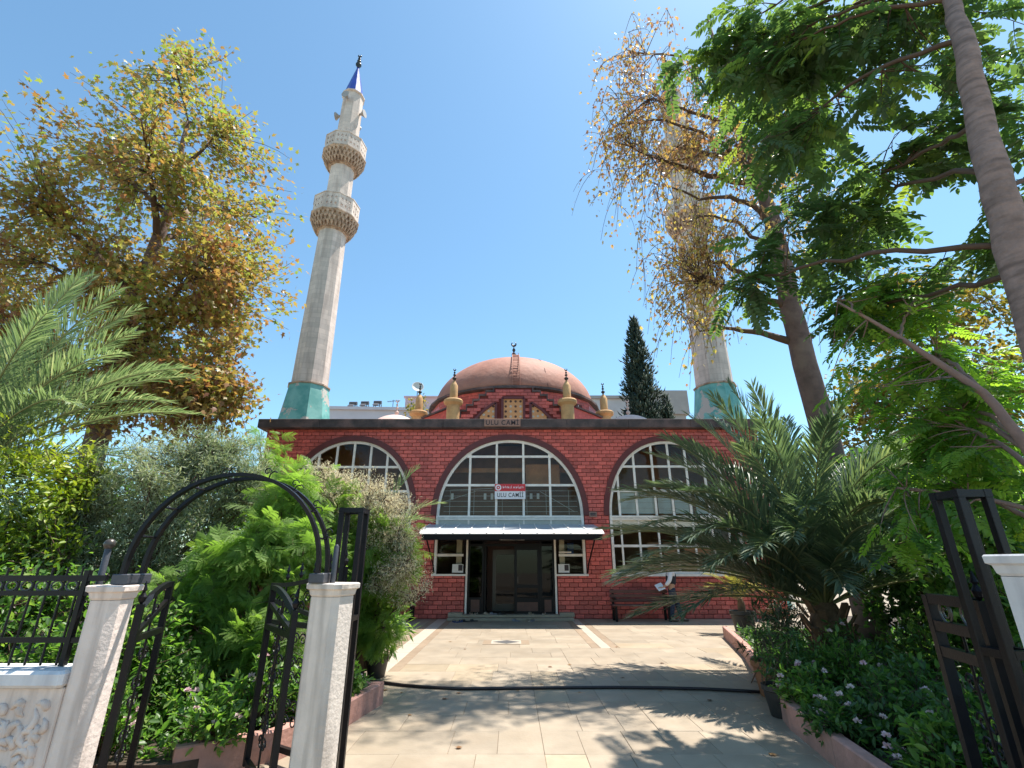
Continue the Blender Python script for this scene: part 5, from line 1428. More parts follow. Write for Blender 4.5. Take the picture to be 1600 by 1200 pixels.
def compound(pairs, L, ll, lw, droop, ang=62, seed=0, term=True):
    """pinnate leaf along +x, total length L"""
    rg = random.Random(seed); V = []; F = []; tt = []
    def rach(f): x = L * f; return np.array([x * math.cos(droop * f * .5), 0, -droop * L * .5 * f * f])
    ns = 6; w = 0.012 * L + 0.002
    for k in range(ns + 1):
        p = rach(k / ns); ww = w * (1 - .7 * k / ns)
        V += [p + [0, ww / 2, 0], p + [0, -ww / 2, 0], p + [0, 0, -ww]]
    for k in range(ns):
        b = 3 * k
        for a, c in ((0, 1), (1, 2), (2, 0)): F += [(b + a, b + c, b + 3 + c), (b + a, b + 3 + c, b + 3 + a)]
    def leaflet(p, d, n, s, wd):
        b = len(V); Rm = rot_frames(np.array([d]), np.array([n]))[0]
        tv = OVAL[0] * np.array([1, wd / 0.4, 1])
        for q in tv: V.append(p + Rm @ q * s)
        for f in OVAL[1]: F.append(tuple(b + i for i in f))
    for k in range(pairs):
        f = 0.18 + 0.78 * k / max(1, pairs - 1); p = rach(f)
        sc = ll * (0.75 + 0.4 * math.sin(math.pi * (0.15 + 0.75 * k / pairs)))
        for s in (-1, 1):
            a = R(ang + rg.uniform(-9, 9)); dz = rg.uniform(-.38, -.05)
            leaflet(p, (math.cos(a), s * math.sin(a), dz), (rg.uniform(-.2, .2), rg.uniform(-.2, .2), 1), sc * rg.uniform(.85, 1.1), lw)
    if term: leaflet(rach(1.0), (1, 0, -.3), (0, 0, 1), ll, lw)
    return T_(V, F)
AIL = [compound(9, 0.62, 0.135, 0.42, 0.45, 66, k) for k in range(4)]
AILS = [compound(6, 0.36, 0.10, 0.46, 0.4, 64, 20 + k) for k in range(3)]
def bipinnate(np_, L, seed, nl=10):
    rg = random.Random(seed); V = []; F = []
    def strip(p, q, w):
        b = len(V); d = q - p; s = np.cross(d, [0, 0, 1.0]); s = s / max(1e-9, np.linalg.norm(s)) * w
        V.extend([p - s, p + s, q + s * .4, q - s * .4]); F.extend([(b, b + 1, b + 2), (b, b + 2, b + 3)])
    rp = lambda f: np.array([L * f, 0, -0.30 * L * f * f])
    for k in range(4): strip(rp(k / 4), rp((k + 1) / 4), 0.003)
    for k in range(np_):
        f = 0.22 + 0.76 * k / (np_ - 1); p = rp(f)
        pl = L * 0.50 * (0.65 + 0.5 * math.sin(math.pi * (0.2 + 0.7 * k / np_)))
        for s in (-1, 1):
            a = R(58 + rg.uniform(-10, 10) - 14 * k / np_)
            d = np.array([math.cos(a), s * math.sin(a), -0.22 + rg.uniform(-.15, .1)])
            pe = lambda g, d=d, p=p, pl=pl: p + d * pl * g + np.array([0, 0, -0.25 * pl * g * g])
            strip(pe(0), pe(1), 0.0016)
            sd = np.cross(d, [0, 0, 1.0]); sd /= np.linalg.norm(sd); dn = d / np.linalg.norm(d)
            for j in range(nl):
                g = 0.08 + 0.9 * j / nl; q = pe(g); lw = pl * 0.19 * (1 - .45 * abs(g - .45))
                for t in (-1, 1):
                    b = len(V); e = q + (sd * t * .85 + dn * .5) * lw + np.array([0, 0, -.15 * lw]); h = pl * 0.042
                    V.extend([q - dn * h, q + dn * h, e]); F.append((b, b + 1, b + 2))
    return T_(V, F)
BIP = [bipinnate(7, 0.30, k) for k in range(3)]

def quad_curve(a, c, b, n):
    t = np.linspace(0, 1, n)[:, None]
    return (1 - t) ** 2 * a + 2 * t * (1 - t) * c + t * t * b

class Plant:
    """wood (tube mesh) + leaf instances collected as arrays"""
    def __init__(self, seed):
        self.rg = np.random.default_rng(seed); self.wood = {}; self.V = []; self.F = []; self.tn = []; self.nv = 0
    def tube(self, path, rad, n=6, key='limb'):
        self.wood.setdefault(key, MB()).tube([tuple(p) for p in path], list(rad), n)
    def leaves(self, T, pos, d, nrm, size, tint):
        if len(pos) == 0: return
        V, F = scatter(T, pos, rot_frames(d, nrm), size)
        self.V.append(V); self.F.append(F + self.nv); self.nv += len(V)
        self.tn.append(np.repeat(tint, len(T[0])))
    def leaf_mesh(self, name, m, off):
        V = np.concatenate(self.V) - np.array(off); F = np.concatenate(self.F); t = np.concatenate(self.tn)
        return np_mesh(name, V, F, m, t)

def ellips_tips(rg, n, c, r, inner=0.35, clump=0.0, zpow=0.0):
    """random points filling an ellipsoid, biased outward, thinned by a lumpy field so gaps appear"""
    out = []
    ph = rg.uniform(0, 6.28, (5, 3)); fr = rg.uniform(0.7, 1.7, (5, 3))
    while len(out) < n:
        v = rg.normal(size=3); v /= np.linalg.norm(v)
        p = v * (inner + (1 - inner) * rg.random() ** 0.6)
        # lumpy outline
        lump = sum(math.sin(np.dot(v * 3.2, fr[k]) + ph[k, 0]) for k in range(5)) / 5
        p = p * (1 + 0.16 * lump)
        q = np.array(c) + p * np.array(r)
        if clump > 0:
            f = sum(math.sin(np.dot(q * clump, fr[k]) * 2.2 + ph[k, 1]) for k in range(5)) / 5
            if rg.random() > 0.55 + 1.1 * f: continue
        out.append(q)
    return np.array(out)

def grow(pl, trunk, trad, nlimb, tips, limb_r=0.12, twig_r=0.012, up=0.5, tn=10):
    """trunk polyline, limbs to a subset of tips, twigs from limbs to all tips. Returns list of twig curves"""
    rg = pl.rg
    tr = np.array(trunk, float)
    seg = [tr[0]]
    for a, b in zip(tr, tr[1:]):
        for k in range(1, 5): seg.append(a + (b - a) * k / 4)
    seg = np.array(seg); seg[1:-1] += rg.normal(0, 0.02, (len(seg) - 2, 3)) * min(1.0, trad[0] * 4)
    rr_ = np.interp(np.linspace(0, 1, len(seg)), np.linspace(0, 1, len(trad)), trad)
    pl.tube(seg, rr_, tn, 'trunk')
    idx = rg.choice(len(tips), min(nlimb, len(tips)), replace=False)
    samples = []; srad = []
    zmin = seg[0][2] + (seg[-1][2] - seg[0][2]) * 0.35
    for i in idx:
        e = tips[i]
        dist = np.linalg.norm(e[:2] - seg[-1][:2])
        zst = min(max(e[2] - dist * up - 0.3, zmin), seg[-1][2])
        j = int(np.argmin(np.abs(seg[:, 2] - zst))); st = seg[j]
        mid = (st + e) / 2 + np.array([0, 0, 0.12 * np.linalg.norm(e - st)]) + rg.normal(0, 0.08, 3) * np.linalg.norm(e - st)
        c = quad_curve(st, mid, e, 12); c[2:-1] += rg.normal(0, 0.015, (9, 3)) * np.linalg.norm(e - st) * 0.5
        r0 = min(limb_r, rr_[j] * 0.7)
        r = np.linspace(r0, twig_r * 1.3, 12); pl.tube(c, r, 6, 'limb')
        samples.append(c[3:]); srad.append(r[3:])
    samples.append(seg[-3:]); srad.append(rr_[-3:])
    S = np.concatenate(samples); SR = np.concatenate(srad)
    twigs = []
    for e in tips:
        dd = np.linalg.norm(S - e, axis=1); cand = np.argsort(dd)[:4]; j = cand[rg.integers(0, len(cand))]
        st = S[j]; ln = np.linalg.norm(e - st)
        if ln < 0.05: continue
        mid = (st + e) / 2 + rg.normal(0, 0.10, 3) * ln + np.array([0, 0, 0.08 * ln])
        c = quad_curve(st, mid, e, 6)
        pl.tube(c, np.linspace(min(twig_r, SR[j]), twig_r * 0.35, 6), 3, 'limb')
        twigs.append(c)
    return twigs

def leaves_on(pl, twigs, per, spread, T, size, tint, hang=0.3, out=None, jit=0.6, start=0.3, Ts=None):
    rg = pl.rg
    P = []; D = []
    for c in twigs:
        n = max(1, int(rg.poisson(per)))
        t = start + (1.02 - start) * rg.random(n) ** 0.8
        f = t * (len(c) - 1); i = np.clip(f.astype(int), 0, len(c) - 2); w = (f - i)[:, None]
        p = c[i] * (1 - w) + c[i + 1] * w; dr = c[-1] - c[0]; dr = dr / max(np.linalg.norm(dr), 1e-6)
        p = p + rg.normal(0, 1, (n, 3)) * spread
        P.append(p); D.append(np.tile(dr, (n, 1)))
    P = np.concatenate(P); D = np.concatenate(D); n = len(P)
    d = D * 0.6 + rg.normal(0, jit, (n, 3)); d[:, 2] -= hang
    nrm = rg.normal(0, 0.45, (n, 3)) + np.array([0.1, 0.05, 1.0])
    s = rg.uniform(size[0], size[1], n)
    tn = np.clip(tint(P, rg, n), 0, 1)
    if Ts is None: Ts = [T]
    which = rg.integers(0, len(Ts), n)
    for k, TT in enumerate(Ts):
        m = which == k; pl.leaves(TT, P[m], d[m], nrm[m], s[m], tn[m])

def finish(pl, t, leafm, barkm, limbm=None, crown='crown'):
    off = ORI[t.name]
    for k, mb in pl.wood.items(): mb.build({'limb': 'limbs', 'trunk': 'trunk'}.get(k, k), (limbm or barkm) if k == 'limb' else barkm, t, True)
    o = link(crown, pl.leaf_mesh(crown, leafm, off), t)
    return o

# ---- left plane tree
t = thing('plane_tree', 'big plane tree with brown and green autumn leaves at left', 'tree', (-11.4, 13.2, 0))
pl = Plant(21)
tips = np.concatenate([ellips_tips(pl.rg, 560, (-11.9, 13.2, 12.2), (4.7, 4.0, 6.6), 0.30, 0.5), ellips_tips(pl.rg, 170, (-9.3, 12.8, 9.2), (2.5, 2.2, 3.4), 0.2, 0.6), ellips_tips(pl.rg, 70, (-8.6, 12.4, 6.1), (1.6, 1.5, 0.9), 0.2), ellips_tips(pl.rg, 110, (-14.6, 13.0, 9.8), (2.6, 2.4, 4.4), 0.2), ellips_tips(pl.rg, 14, (-11.4, 13.2, 19.2), (1.5, 1.4, 1.5), 0.2), ellips_tips(pl.rg, 130, (-11.6, 12.6, 6.3), (3.4, 1.8, 1.9), 0.2), ellips_tips(pl.rg, 40, (-8.2, 12.3, 5.0), (1.2, 1.2, 0.8), 0.2)])
tw = grow(pl, [(-11.4, 13.2, 0), (-11.5, 13.2, 4.0), (-11.7, 13.2, 8.5), (-11.4, 13.2, 12.5), (-11.6, 13.1, 16.5)], [0.36, 0.30, 0.24, 0.16, 0.05], 26, tips, 0.13, 0.016, 0.6)
def tint_plane(P, rg, n):
    h = (P[:, 2] - 6) / 14
    lump = 0.5 * np.sin(P[:, 0] * 1.1 + P[:, 2] * .8) * np.sin(P[:, 1] * 1.3 + P[:, 2] * .6)
    return rg.beta(1.5, 1.5, n) * 0.75 + 0.18 * h + 0.24 * lump + 0.08
leaves_on(pl, tw, 34, 0.21, PLANE, (0.09, 0.20), tint_plane, 0.35)
finish(pl, t, M['plane_leaf'], M['bark_plane'], M['twig'])

# ---- tree at the far left edge behind
t = thing('pale_tree', 'pale yellowing tree cut by the left edge behind the plane tree', 'tree', (-20.5, 17, 0))
pl = Plant(22); tips = ellips_tips(pl.rg, 220, (-20.3, 17, 10.8), (3.0, 2.6, 4.4), 0.25, 0.5)
tw = grow(pl, [(-20.5, 17, 0), (-20.6, 17, 6), (-20.3, 17, 11)], [0.28, 0.2, 0.06], 12, tips, 0.1, 0.014)
leaves_on(pl, tw, 18, 0.24, WIDE, (0.12, 0.22), lambda P, rg, n: rg.random(n), 0.3)
finish(pl, t, M['yellow_tree'], M['bark'])

# ---- right plane tree: sparse hanging twigs
t = thing('plane_tree', 'thinly leaved plane tree with thick dark trunk in front of the right minaret', 'tree', (6.95, 10.5, 0))
pl = Plant(31); rg = pl.rg
trunk = np.array([(7.0, 10.5, 0), (6.95, 10.5, 3.7), (6.86, 10.5, 5.5), (6.80, 10.5, 7.5), (6.84, 10.5, 9.2), (6.82, 10.5, 10.4), (6.62, 10.45, 12.2), (6.3, 10.4, 14.2), (6.1, 10.3, 17.5)])
tips = np.concatenate([ellips_tips(rg, 90, (4.6, 10.2, 11.6), (2.0, 1.4, 4.6), 0.15, 0.0), ellips_tips(rg, 70, (3.1, 10.2, 12.6), (1.2, 1.1, 3.2), 0.1), ellips_tips(rg, 60, (5.8, 10.4, 12.6), (1.3, 1.2, 3.8), 0.1), ellips_tips(rg, 50, (4.4, 10.2, 8.4), (1.0, 1.0, 1.8), 0.1), ellips_tips(rg, 40, (7.7, 10.6, 11.5), (1.5, 1.2, 4.5), 0.1), ellips_tips(rg, 22, (4.2, 10.3, 16.0), (1.5, 1.0, 1.8), 0.1)])
tw = grow(pl, trunk, [0.29, 0.27, 0.26, 0.235, 0.22, 0.18, 0.12, 0.09, 0.04], 12, tips, 0.10, 0.014, 0.15, 12)
# the two side limbs seen against the sky
for path, r0 in (([(6.82, 10.5, 8.55), (6.3, 10.45, 8.35), (5.8, 10.4, 8.35), (5.3, 10.35, 8.6), (4.6, 10.3, 8.9)], 0.11), ([(6.84, 10.5, 9.9), (6.3, 10.4, 10.55), (5.7, 10.35, 10.75), (5.0, 10.3, 10.6), (4.2, 10.2, 10.9)], 0.085), ([(6.82, 10.5, 9.0), (6.0, 10.45, 9.9), (5.2, 10.4, 10.2), (4.4, 10.3, 9.9)], 0.06), ([(6.7, 10.5, 11.6), (5.8, 10.3, 12.6), (4.4, 10.2, 13.2), (2.9, 10.1, 13.0)], 0.07), ([(6.95, 10.5, 6.6), (7.06, 10.5, 6.75), (7.18, 10.5, 6.7)], 0.14)):
    c = np.array(path, float); f = np.linspace(0, len(c) - 1, 14); i = np.clip(f.astype(int), 0, len(c) - 2); w = (f - i)[:, None]
    cc = c[i] * (1 - w) + c[i + 1] * w; cc[1:-1] += rg.normal(0, 0.025, (12, 3)); pl.tube(cc, np.linspace(r0, r0 * 0.25, 14), 7, 'limb')
# drooping strands from every tip
strands = []
for e in tips:
    for _ in range(2):
        L = rg.uniform(0.4, 1.5); a = rg.uniform(0, 6.28); h = rg.uniform(0.15, 0.55)
        p1_ = e + np.array([math.cos(a) * h, math.sin(a) * h, -L * 0.2]); p2_ = e + np.array([math.cos(a) * h * 1.3 - 0.1, math.sin(a) * h * 1.3, -L])
        c = quad_curve(e, p1_, p2_, 6); strands.append(c); pl.tube(c, np.linspace(0.009, 0.004, 6), 3, 'limb')
tdry = lambda P, rg, n: np.clip(rg.beta(1.6, 1.6, n) + 0.12 * (9.5 - P[:, 2]) / 4 - 0.05, 0, 1)
leaves_on(pl, strands, 9, 0.12, PLANE, (0.05, 0.125), tdry, 0.7, start=0.05)
leaves_on(pl, tw, 9, 0.16, PLANE, (0.06, 0.13), tdry, 0.5)
# dense clump hanging over the minaret
cl = ellips_tips(rg, 42, (4.75, 10.4, 9.4), (0.62, 0.6, 2.3), 0.05)
st2 = []
for e in cl:
    L = rg.uniform(0.5, 1.6); c = quad_curve(e, e + np.array([rg.normal(0, .15), rg.normal(0, .15), -L * .4]), e + np.array([rg.normal(0, .22), rg.normal(0, .2), -L]), 6); st2.append(c); pl.tube(c, np.linspace(0.009, 0.004, 6), 3, 'limb')
leaves_on(pl, st2, 11, 0.08, PLANE, (0.05, 0.10), lambda P, rg, n: 0.25 + 0.7 * rg.random(n), 0.7, start=0.0)
finish(pl, t, M['plane_leaf_dry'], M['bark_plane'], M['twig'])

# ---- compound-leaved trees (near, right): every larger leaf an own object
def compound_tree(label, loc, trunk, trad, limbs, tips, leafm, barkm, Ts, per, size, seed, hang, nobj, tint=None, limbm=None, spread=0.10, limb_r=0.05):
    t = thing('tree_of_heaven', label, 'tree', loc)
    pl = Plant(seed); rg = pl.rg
    tw = grow(pl, trunk, trad, limbs, tips, limb_r, 0.011, 0.35, 12)
    P = []; D = []
    for c in tw:
        n = max(2, rg.poisson(per))
        f = np.linspace(0.25, 1.0, n) * (len(c) - 1); i = np.clip(f.astype(int), 0, len(c) - 2); w = (f - i)[:, None]
        p = c[i] * (1 - w) + c[i + 1] * w + rg.normal(0, spread * 0.35, (n, 3))
        dr = c[-1] - c[-2]; dr /= max(np.linalg.norm(dr), 1e-6)
        a = rg.uniform(0, 6.28) + np.arange(n) * 2.4
        rad = np.stack([np.cos(a), np.sin(a), np.zeros(n)], 1)
        d = rad * 0.95 + dr * 0.35 + np.array([0, 0, -hang]) + rg.normal(0, 0.16, (n, 3))
        P.append(p); D.append(d)
    P = np.concatenate(P); D = np.concatenate(D); n = len(P)
    nr = np.array([0, 0, 1.0]) + rg.normal(0, 0.28, (n, 3)); s = rg.uniform(*size, n)
    tn = np.clip(rg.beta(1.6, 1.9, n) if tint is None else tint(P, rg, n), 0, 1)
    RM = rot_frames(D, nr)
    camd = np.linalg.norm(P - np.array([0, 0, 1.65]), axis=1)
    # leaves inside the picture, nearest first
    fwd = P[:, 1] * 0.938 + (P[:, 2] - 1.65) * 0.3457; px = P[:, 0] / np.maximum(fwd, .1); py = (-P[:, 1] * .3457 + (P[:, 2] - 1.65) * .938) / np.maximum(fwd, .1)
    vis = (np.abs(px) < 1.05) & (np.abs(py) < 0.79)
    order = np.argsort(np.where(vis, camd, 1e6))
    own = set(order[:nobj].tolist())
    meshes = [[np_mesh('leaf', T[0], T[1], leafm, np.full(len(T[0]), (k + .5) / 5)) for k in range(5)] for T in Ts]
    off = ORI[t.name]
    which = rg.integers(0, len(Ts), n)
    for i in own:
        m4 = Matrix(RM[i].tolist()).to_4x4(); m4 = Matrix.Translation(Vector(P[i]) - off) @ m4 @ Matrix.Scale(float(s[i]), 4)
        o = link('leaf', meshes[which[i]][min(4, int(tn[i] * 5))], t); o.matrix_local = m4
    rest = np.array([i not in own for i in range(n)])
    for k, T in enumerate(Ts):
        m = rest & (which == k); pl.leaves(T, P[m], D[m], nr[m], s[m], tn[m])
    for k, mb in pl.wood.items(): mb.build({'limb': 'limbs'}.get(k, k), barkm if k == 'trunk' else (limbm or barkm), t, True)
    if pl.V: link('crown', pl.leaf_mesh('crown', leafm, off), t)
    return t

rg = np.random.default_rng(77)
tips = np.concatenate([ellips_tips(rg, max(5, int(n * 0.66)), c, r, 0.1, 1.3) for n, c, r in (
    (40, (4.15, 5.6, 9.1), (1.1, 0.8, 1.1)), (16, (3.6, 5.8, 10.5), (0.8, 0.7, 0.7)), (34, (4.9, 5.2, 9.2), (1.1, 0.8, 1.1)), (18, (4.15, 5.8, 7.6), (0.6, 0.7, 0.7)), (5, (3.2, 6.3, 9.9), (0.4, 0.5, 0.5)),
    (30, (5.1, 7.0, 8.8), (0.9, 0.8, 0.8)), (22, (5.6, 7.0, 6.6), (0.7, 0.8, 0.8)), (22, (4.7, 7.0, 10.0), (0.9, 0.8, 0.8)), (26, (5.5, 7.0, 8.3), (0.9, 0.8, 0.9)),
    (7, (3.8, 6.1, 6.4), (0.35, 0.5, 0.4)), (16, (4.95, 6.2, 5.4), (0.5, 0.6, 0.5)), (10, (3.55, 6.5, 5.5), (0.3, 0.5, 0.4)), (16, (5.1, 5.0, 7.3), (0.7, 0.6, 0.7)), (18, (4.85, 5.6, 6.3), (0.6, 0.6, 0.5)),
    (24, (5.9, 4.8, 8.6), (0.8, 0.7, 0.9)), (34, (6.4, 4.6, 7.2), (0.7, 0.8, 1.1)), (22, (5.9, 4.8, 5.4), (0.5, 0.7, 0.6)))])
ail = compound_tree('big tree with long compound leaves leaning in from the right edge', (4.3, 3.7, 0), [(4.2, 3.7, 0), (4.32, 3.7, 2.2), (4.48, 3.7, 3.8), (4.64, 3.7, 4.95), (4.80, 3.75, 5.9), (5.08, 3.8, 7.2), (5.36, 3.95, 8.1), (5.5, 4.2, 9.6)], [0.165, 0.15, 0.14, 0.13, 0.117, 0.1, 0.08, 0.045], 13, tips, M['ail_leaf'], M['bark'], AIL, 4.6, (0.66, 1.12), 41, 0.45, 290, None, M['twig'], limb_r=0.032)

rg = np.random.default_rng(78)
tips = np.concatenate([ellips_tips(rg, 44, (5.2, 5.8, 4.7), (1.2, 0.9, 0.7), 0.1), ellips_tips(rg, 50, (5.2, 5.8, 3.7), (1.2, 0.9, 0.6), 0.1), ellips_tips(rg, 40, (4.9, 5.6, 2.8), (1.0, 0.8, 0.5), 0.1), ellips_tips(rg, 26, (6.2, 5.9, 3.4), (0.7, 0.8, 1.2), 0.1), ellips_tips(rg, 9, (4.15, 5.3, 1.95), (0.3, 0.3, 0.2), 0.1)])
compound_tree('young bright green tree with bent pinkish stem right of the palm', (5.3, 4.6, 0), [(5.35, 4.6, 0), (5.2, 4.6, 1.4), (4.92, 4.55, 2.65), (4.88, 4.75, 3.3), (4.5, 5.1, 4.1), (4.1, 5.4, 4.75)], [0.07, 0.062, 0.052, 0.04, 0.026, 0.012], 9, tips, M['ail_bright'], M['bark_young'], AIL[:3] + AILS[:1], 5, (0.42, 0.72), 42, 0.35, 280, lambda P, rg, n: rg.beta(1.8, 1.5, n), M['bark_young'], limb_r=0.03)

# ---- yellowing tree farther right
t = thing('yellowing_tree', 'yellow green tree rising behind the compound leaved trees at right', 'tree', (13.8, 14.5, 0))
pl = Plant(51); tips = np.concatenate([ellips_tips(pl.rg, 380, (13.9, 14.5, 7.8), (3.0, 2.4, 3.7), 0.3, 0.5), ellips_tips(pl.rg, 120, (10.9, 14.2, 5.6), (1.3, 1.3, 2.0), 0.2)])
tw = grow(pl, [(13.8, 14.5, 0), (13.8, 14.5, 4), (13.9, 14.5, 8), (14, 14.5, 11)], [0.25, 0.2, 0.12, 0.04], 16, tips, 0.08, 0.012)
leaves_on(pl, tw, 22, 0.18, WIDE, (0.10, 0.2), lambda P, rg, n: rg.random(n), 0.3)
finish(pl, t, M['yellow_tree'], M['bark'])

# ---- cypress
def cypress(name, label, x, y, h, r, seed, n):
    t = thing(name, label, 'tree', (x, y, 0)); rg = np.random.default_rng(seed)
    MB().tube([(x, y, 0), (x, y, h * 0.5), (x, y, h * 0.97)], [0.22, 0.14, 0.02], 8).build('trunk', M['bark'], t, True)
    pl = Plant(seed); z = h * (1 - rg.random(n) ** 0.62 * 0.9)
    prof = r * np.clip((1 - z / h), 0, 1) ** 0.72 * (0.72 + 0.42 * np.sin(z * 3.1 + rg.uniform(0, 6)) ** 2 * rg.random(n))
    a = rg.uniform(0, 6.28, n); tab = rg.uniform(0.5, 1.25, (9, 40))
    lob = tab[np.clip((a / 6.29 * 9).astype(int), 0, 8), np.clip((z / 0.75 + np.sin(a * 2)).astype(int), 0, 39)]
    q = rg.random(n) ** 0.45 * prof * lob
    P = np.stack([x + q * np.cos(a), y + q * np.sin(a), z], 1)
    d = np.stack([np.cos(a) * .7, np.sin(a) * .7, np.full(n, 1.0)], 1) + rg.normal(0, .25, (n, 3))
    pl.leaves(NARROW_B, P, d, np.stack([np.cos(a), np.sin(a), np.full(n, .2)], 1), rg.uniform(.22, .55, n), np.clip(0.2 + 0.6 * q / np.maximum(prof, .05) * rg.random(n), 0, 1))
    link('crown', pl.leaf_mesh('crown', M['cypress'], ORI[t.name]), t)
NARROW_B = T_([(0, 0, 0), (.4, .16, .05), (1, 0, 0), (.4, -.16, .05), (.45, 0, .16)], [(0, 1, 4), (1, 2, 4), (2, 3, 4), (3, 0, 4), (0, 2, 1), (0, 3, 2)])
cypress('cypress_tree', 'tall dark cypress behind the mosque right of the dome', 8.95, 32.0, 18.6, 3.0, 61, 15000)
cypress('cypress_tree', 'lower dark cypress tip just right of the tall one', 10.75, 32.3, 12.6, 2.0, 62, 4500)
t = thing('roof_shrub', 'small yellowing tree top showing over the roof at left', 'tree', (-6.4, 33, 0))
pl = Plant(63); tips = ellips_tips(pl.rg, 40, (-6.6, 33, 11.7), (1.3, 1.0, 1.0), .2); tw = grow(pl, [(-6.4, 33, 0), (-6.4, 33, 7), (-6.4, 33, 11.5)], [.2, .15, .05], 8, tips, .06, .012)
leaves_on(pl, tw, 14, .16, WIDE, (.14, .26), lambda P, rg, n: rg.random(n), .3); finish(pl, t, M['yellow_tree'], M['bark'])

# ---- palms
def frond(L, e0, droop, az, rg, lmax=0.5, nl=52, twist=0.0, width=0.028, split=0.12):
    """one feather frond; rachis starts at the origin"""
    m = 18; pts = []; p = np.zeros(3); dirs = []
    for k in range(m + 1):
        s = k / m; e = e0 - droop * s ** 1.4
        d = np.array([math.cos(e), 0, math.sin(e)]); dirs.append(d); pts.append(p.copy()); p = p + d * L / m
    pts = np.array(pts); dirs = np.array(dirs)
    rb = MB(); rb.tube([tuple(q) for q in pts], list(np.linspace(0.024, 0.004, m + 1) * (L / 3)), 5)
    V = [np.array(v) for v in rb.v]; F = []
    for f in rb.f:
        for k in range(1, len(f) - 1): F.append((f[0], f[k], f[k + 1]))
    nr = len(F); tn = [0.5] * len(V)
    for i in range(nl):
        s = split + (1 - split) * i / (nl - 1)
        f = s * m; k = min(int(f), m - 1); w = f - k
        q = pts[k] * (1 - w) + pts[k + 1] * w; d = dirs[k] * (1 - w) + dirs[k + 1] * w
        nrm = np.array([-d[2], 0, d[0]]); side = np.array([0, 1.0, 0])
        ll = lmax * (0.45 + 0.75 * math.sin(math.pi * min(1, 0.12 + 0.80 * s)) ** 0.8) * (1 - 0.35 * max(0, s - .8) / .2)
        for sg in (-1, 1):
            a = R(48 - 22 * s + rg.normal(0, 5)); v = R(30 + rg.normal(0, 9))
            dv = d * math.cos(a) + (side * sg * math.cos(v) + nrm * math.sin(v)) * math.sin(a)
            dv = dv / np.linalg.norm(dv); l_ = ll * rg.uniform(.88, 1.1)
            ws = np.cross(dv, nrm); ws /= np.linalg.norm(ws); wn = np.cross(ws, dv)
            hw = width * 0.5 * (0.8 + 0.4 * rg.random())
            dp = np.array([0, 0, -1.0]) * l_ * rg.uniform(.05, .22)
            b = len(V)
            V += [q, q + dv * l_ * .3 + ws * hw + wn * hw * .55, q + dv * l_ * .3, q + dv * l_ * .3 - ws * hw + wn * hw * .55,
                  q + dv * l_ * .68 + ws * hw * .8 + dp * .35, q + dv * l_ * .68 + dp * .35 - wn * hw * .3, q + dv * l_ * .68 - ws * hw * .8 + dp * .35, q + dv * l_ + dp]
            F += [(b, b + 2, b + 1), (b, b + 3, b + 2), (b + 1, b + 2, b + 5), (b + 1, b + 5, b + 4), (b + 2, b + 3, b + 6), (b + 2, b + 6, b + 5), (b + 4, b + 5, b + 7), (b + 5, b + 6, b + 7)]
            tn += [float(np.clip(rg.normal(.45, .22), 0, 1))] * 8
    V = np.array(V); 
    ca, sa = math.cos(twist), math.sin(twist); V = np.stack([V[:, 0], V[:, 1], V[:, 2]], 1)
    c, s_ = math.cos(az), math.sin(az)
    V = np.stack([V[:, 0] * c - V[:, 1] * s_, V[:, 0] * s_ + V[:, 1] * c, V[:, 2]], 1)
    midx = np.ones(len(F), dtype=int); midx[:nr] = 0
    return V, np.array(F), tn, midx

def palm(name, label, x, y, hz, trunk_r, fronds, leafm, seed, cat='palm', z0=0.0, bulb=True, lmax=0.5, nl=52, width=0.028, group=None):
    t = thing(name, label, cat, (x, y, z0), group); rg = np.random.default_rng(seed)
    tr = MB(); prof = [(trunk_r * 1.25, 0), (trunk_r * 1.05, hz * .35), (trunk_r, hz * .8), (trunk_r * .6, hz + .05), (0.03, hz + 0.12)]
    tr.lathe([(r, z) for r, z in prof], 14, (x, y, z0)); tr.build('trunk', M['palm_trunk'], t, True)
    n = 0
    if bulb:          # old frond bases
        for k in range(26):
            a = k * 2.4; zz = hz * (0.1 + 0.85 * k / 26)
            p = Vector((x + trunk_r * math.cos(a), y + trunk_r * math.sin(a), z0 + zz))
            q = p + Vector((math.cos(a) * .14, math.sin(a) * .14, .22))
            MB().bar(p, q, .09 * trunk_r / .22, .035).build('frond_base', M['palm_trunk'], t)
    for (az, e0, dr, L) in fronds:
        V, F, tn, mi = frond(L, R(e0), R(dr), R(az), rg, lmax, nl, 0, width)
        me = np_mesh('frond', V, F, [M['rachis'], leafm], tn, midx=mi)
        link('frond', me, t, (0.03 * math.cos(R(az)), 0.03 * math.sin(R(az)), hz))
    return t
rg = np.random.default_rng(5)
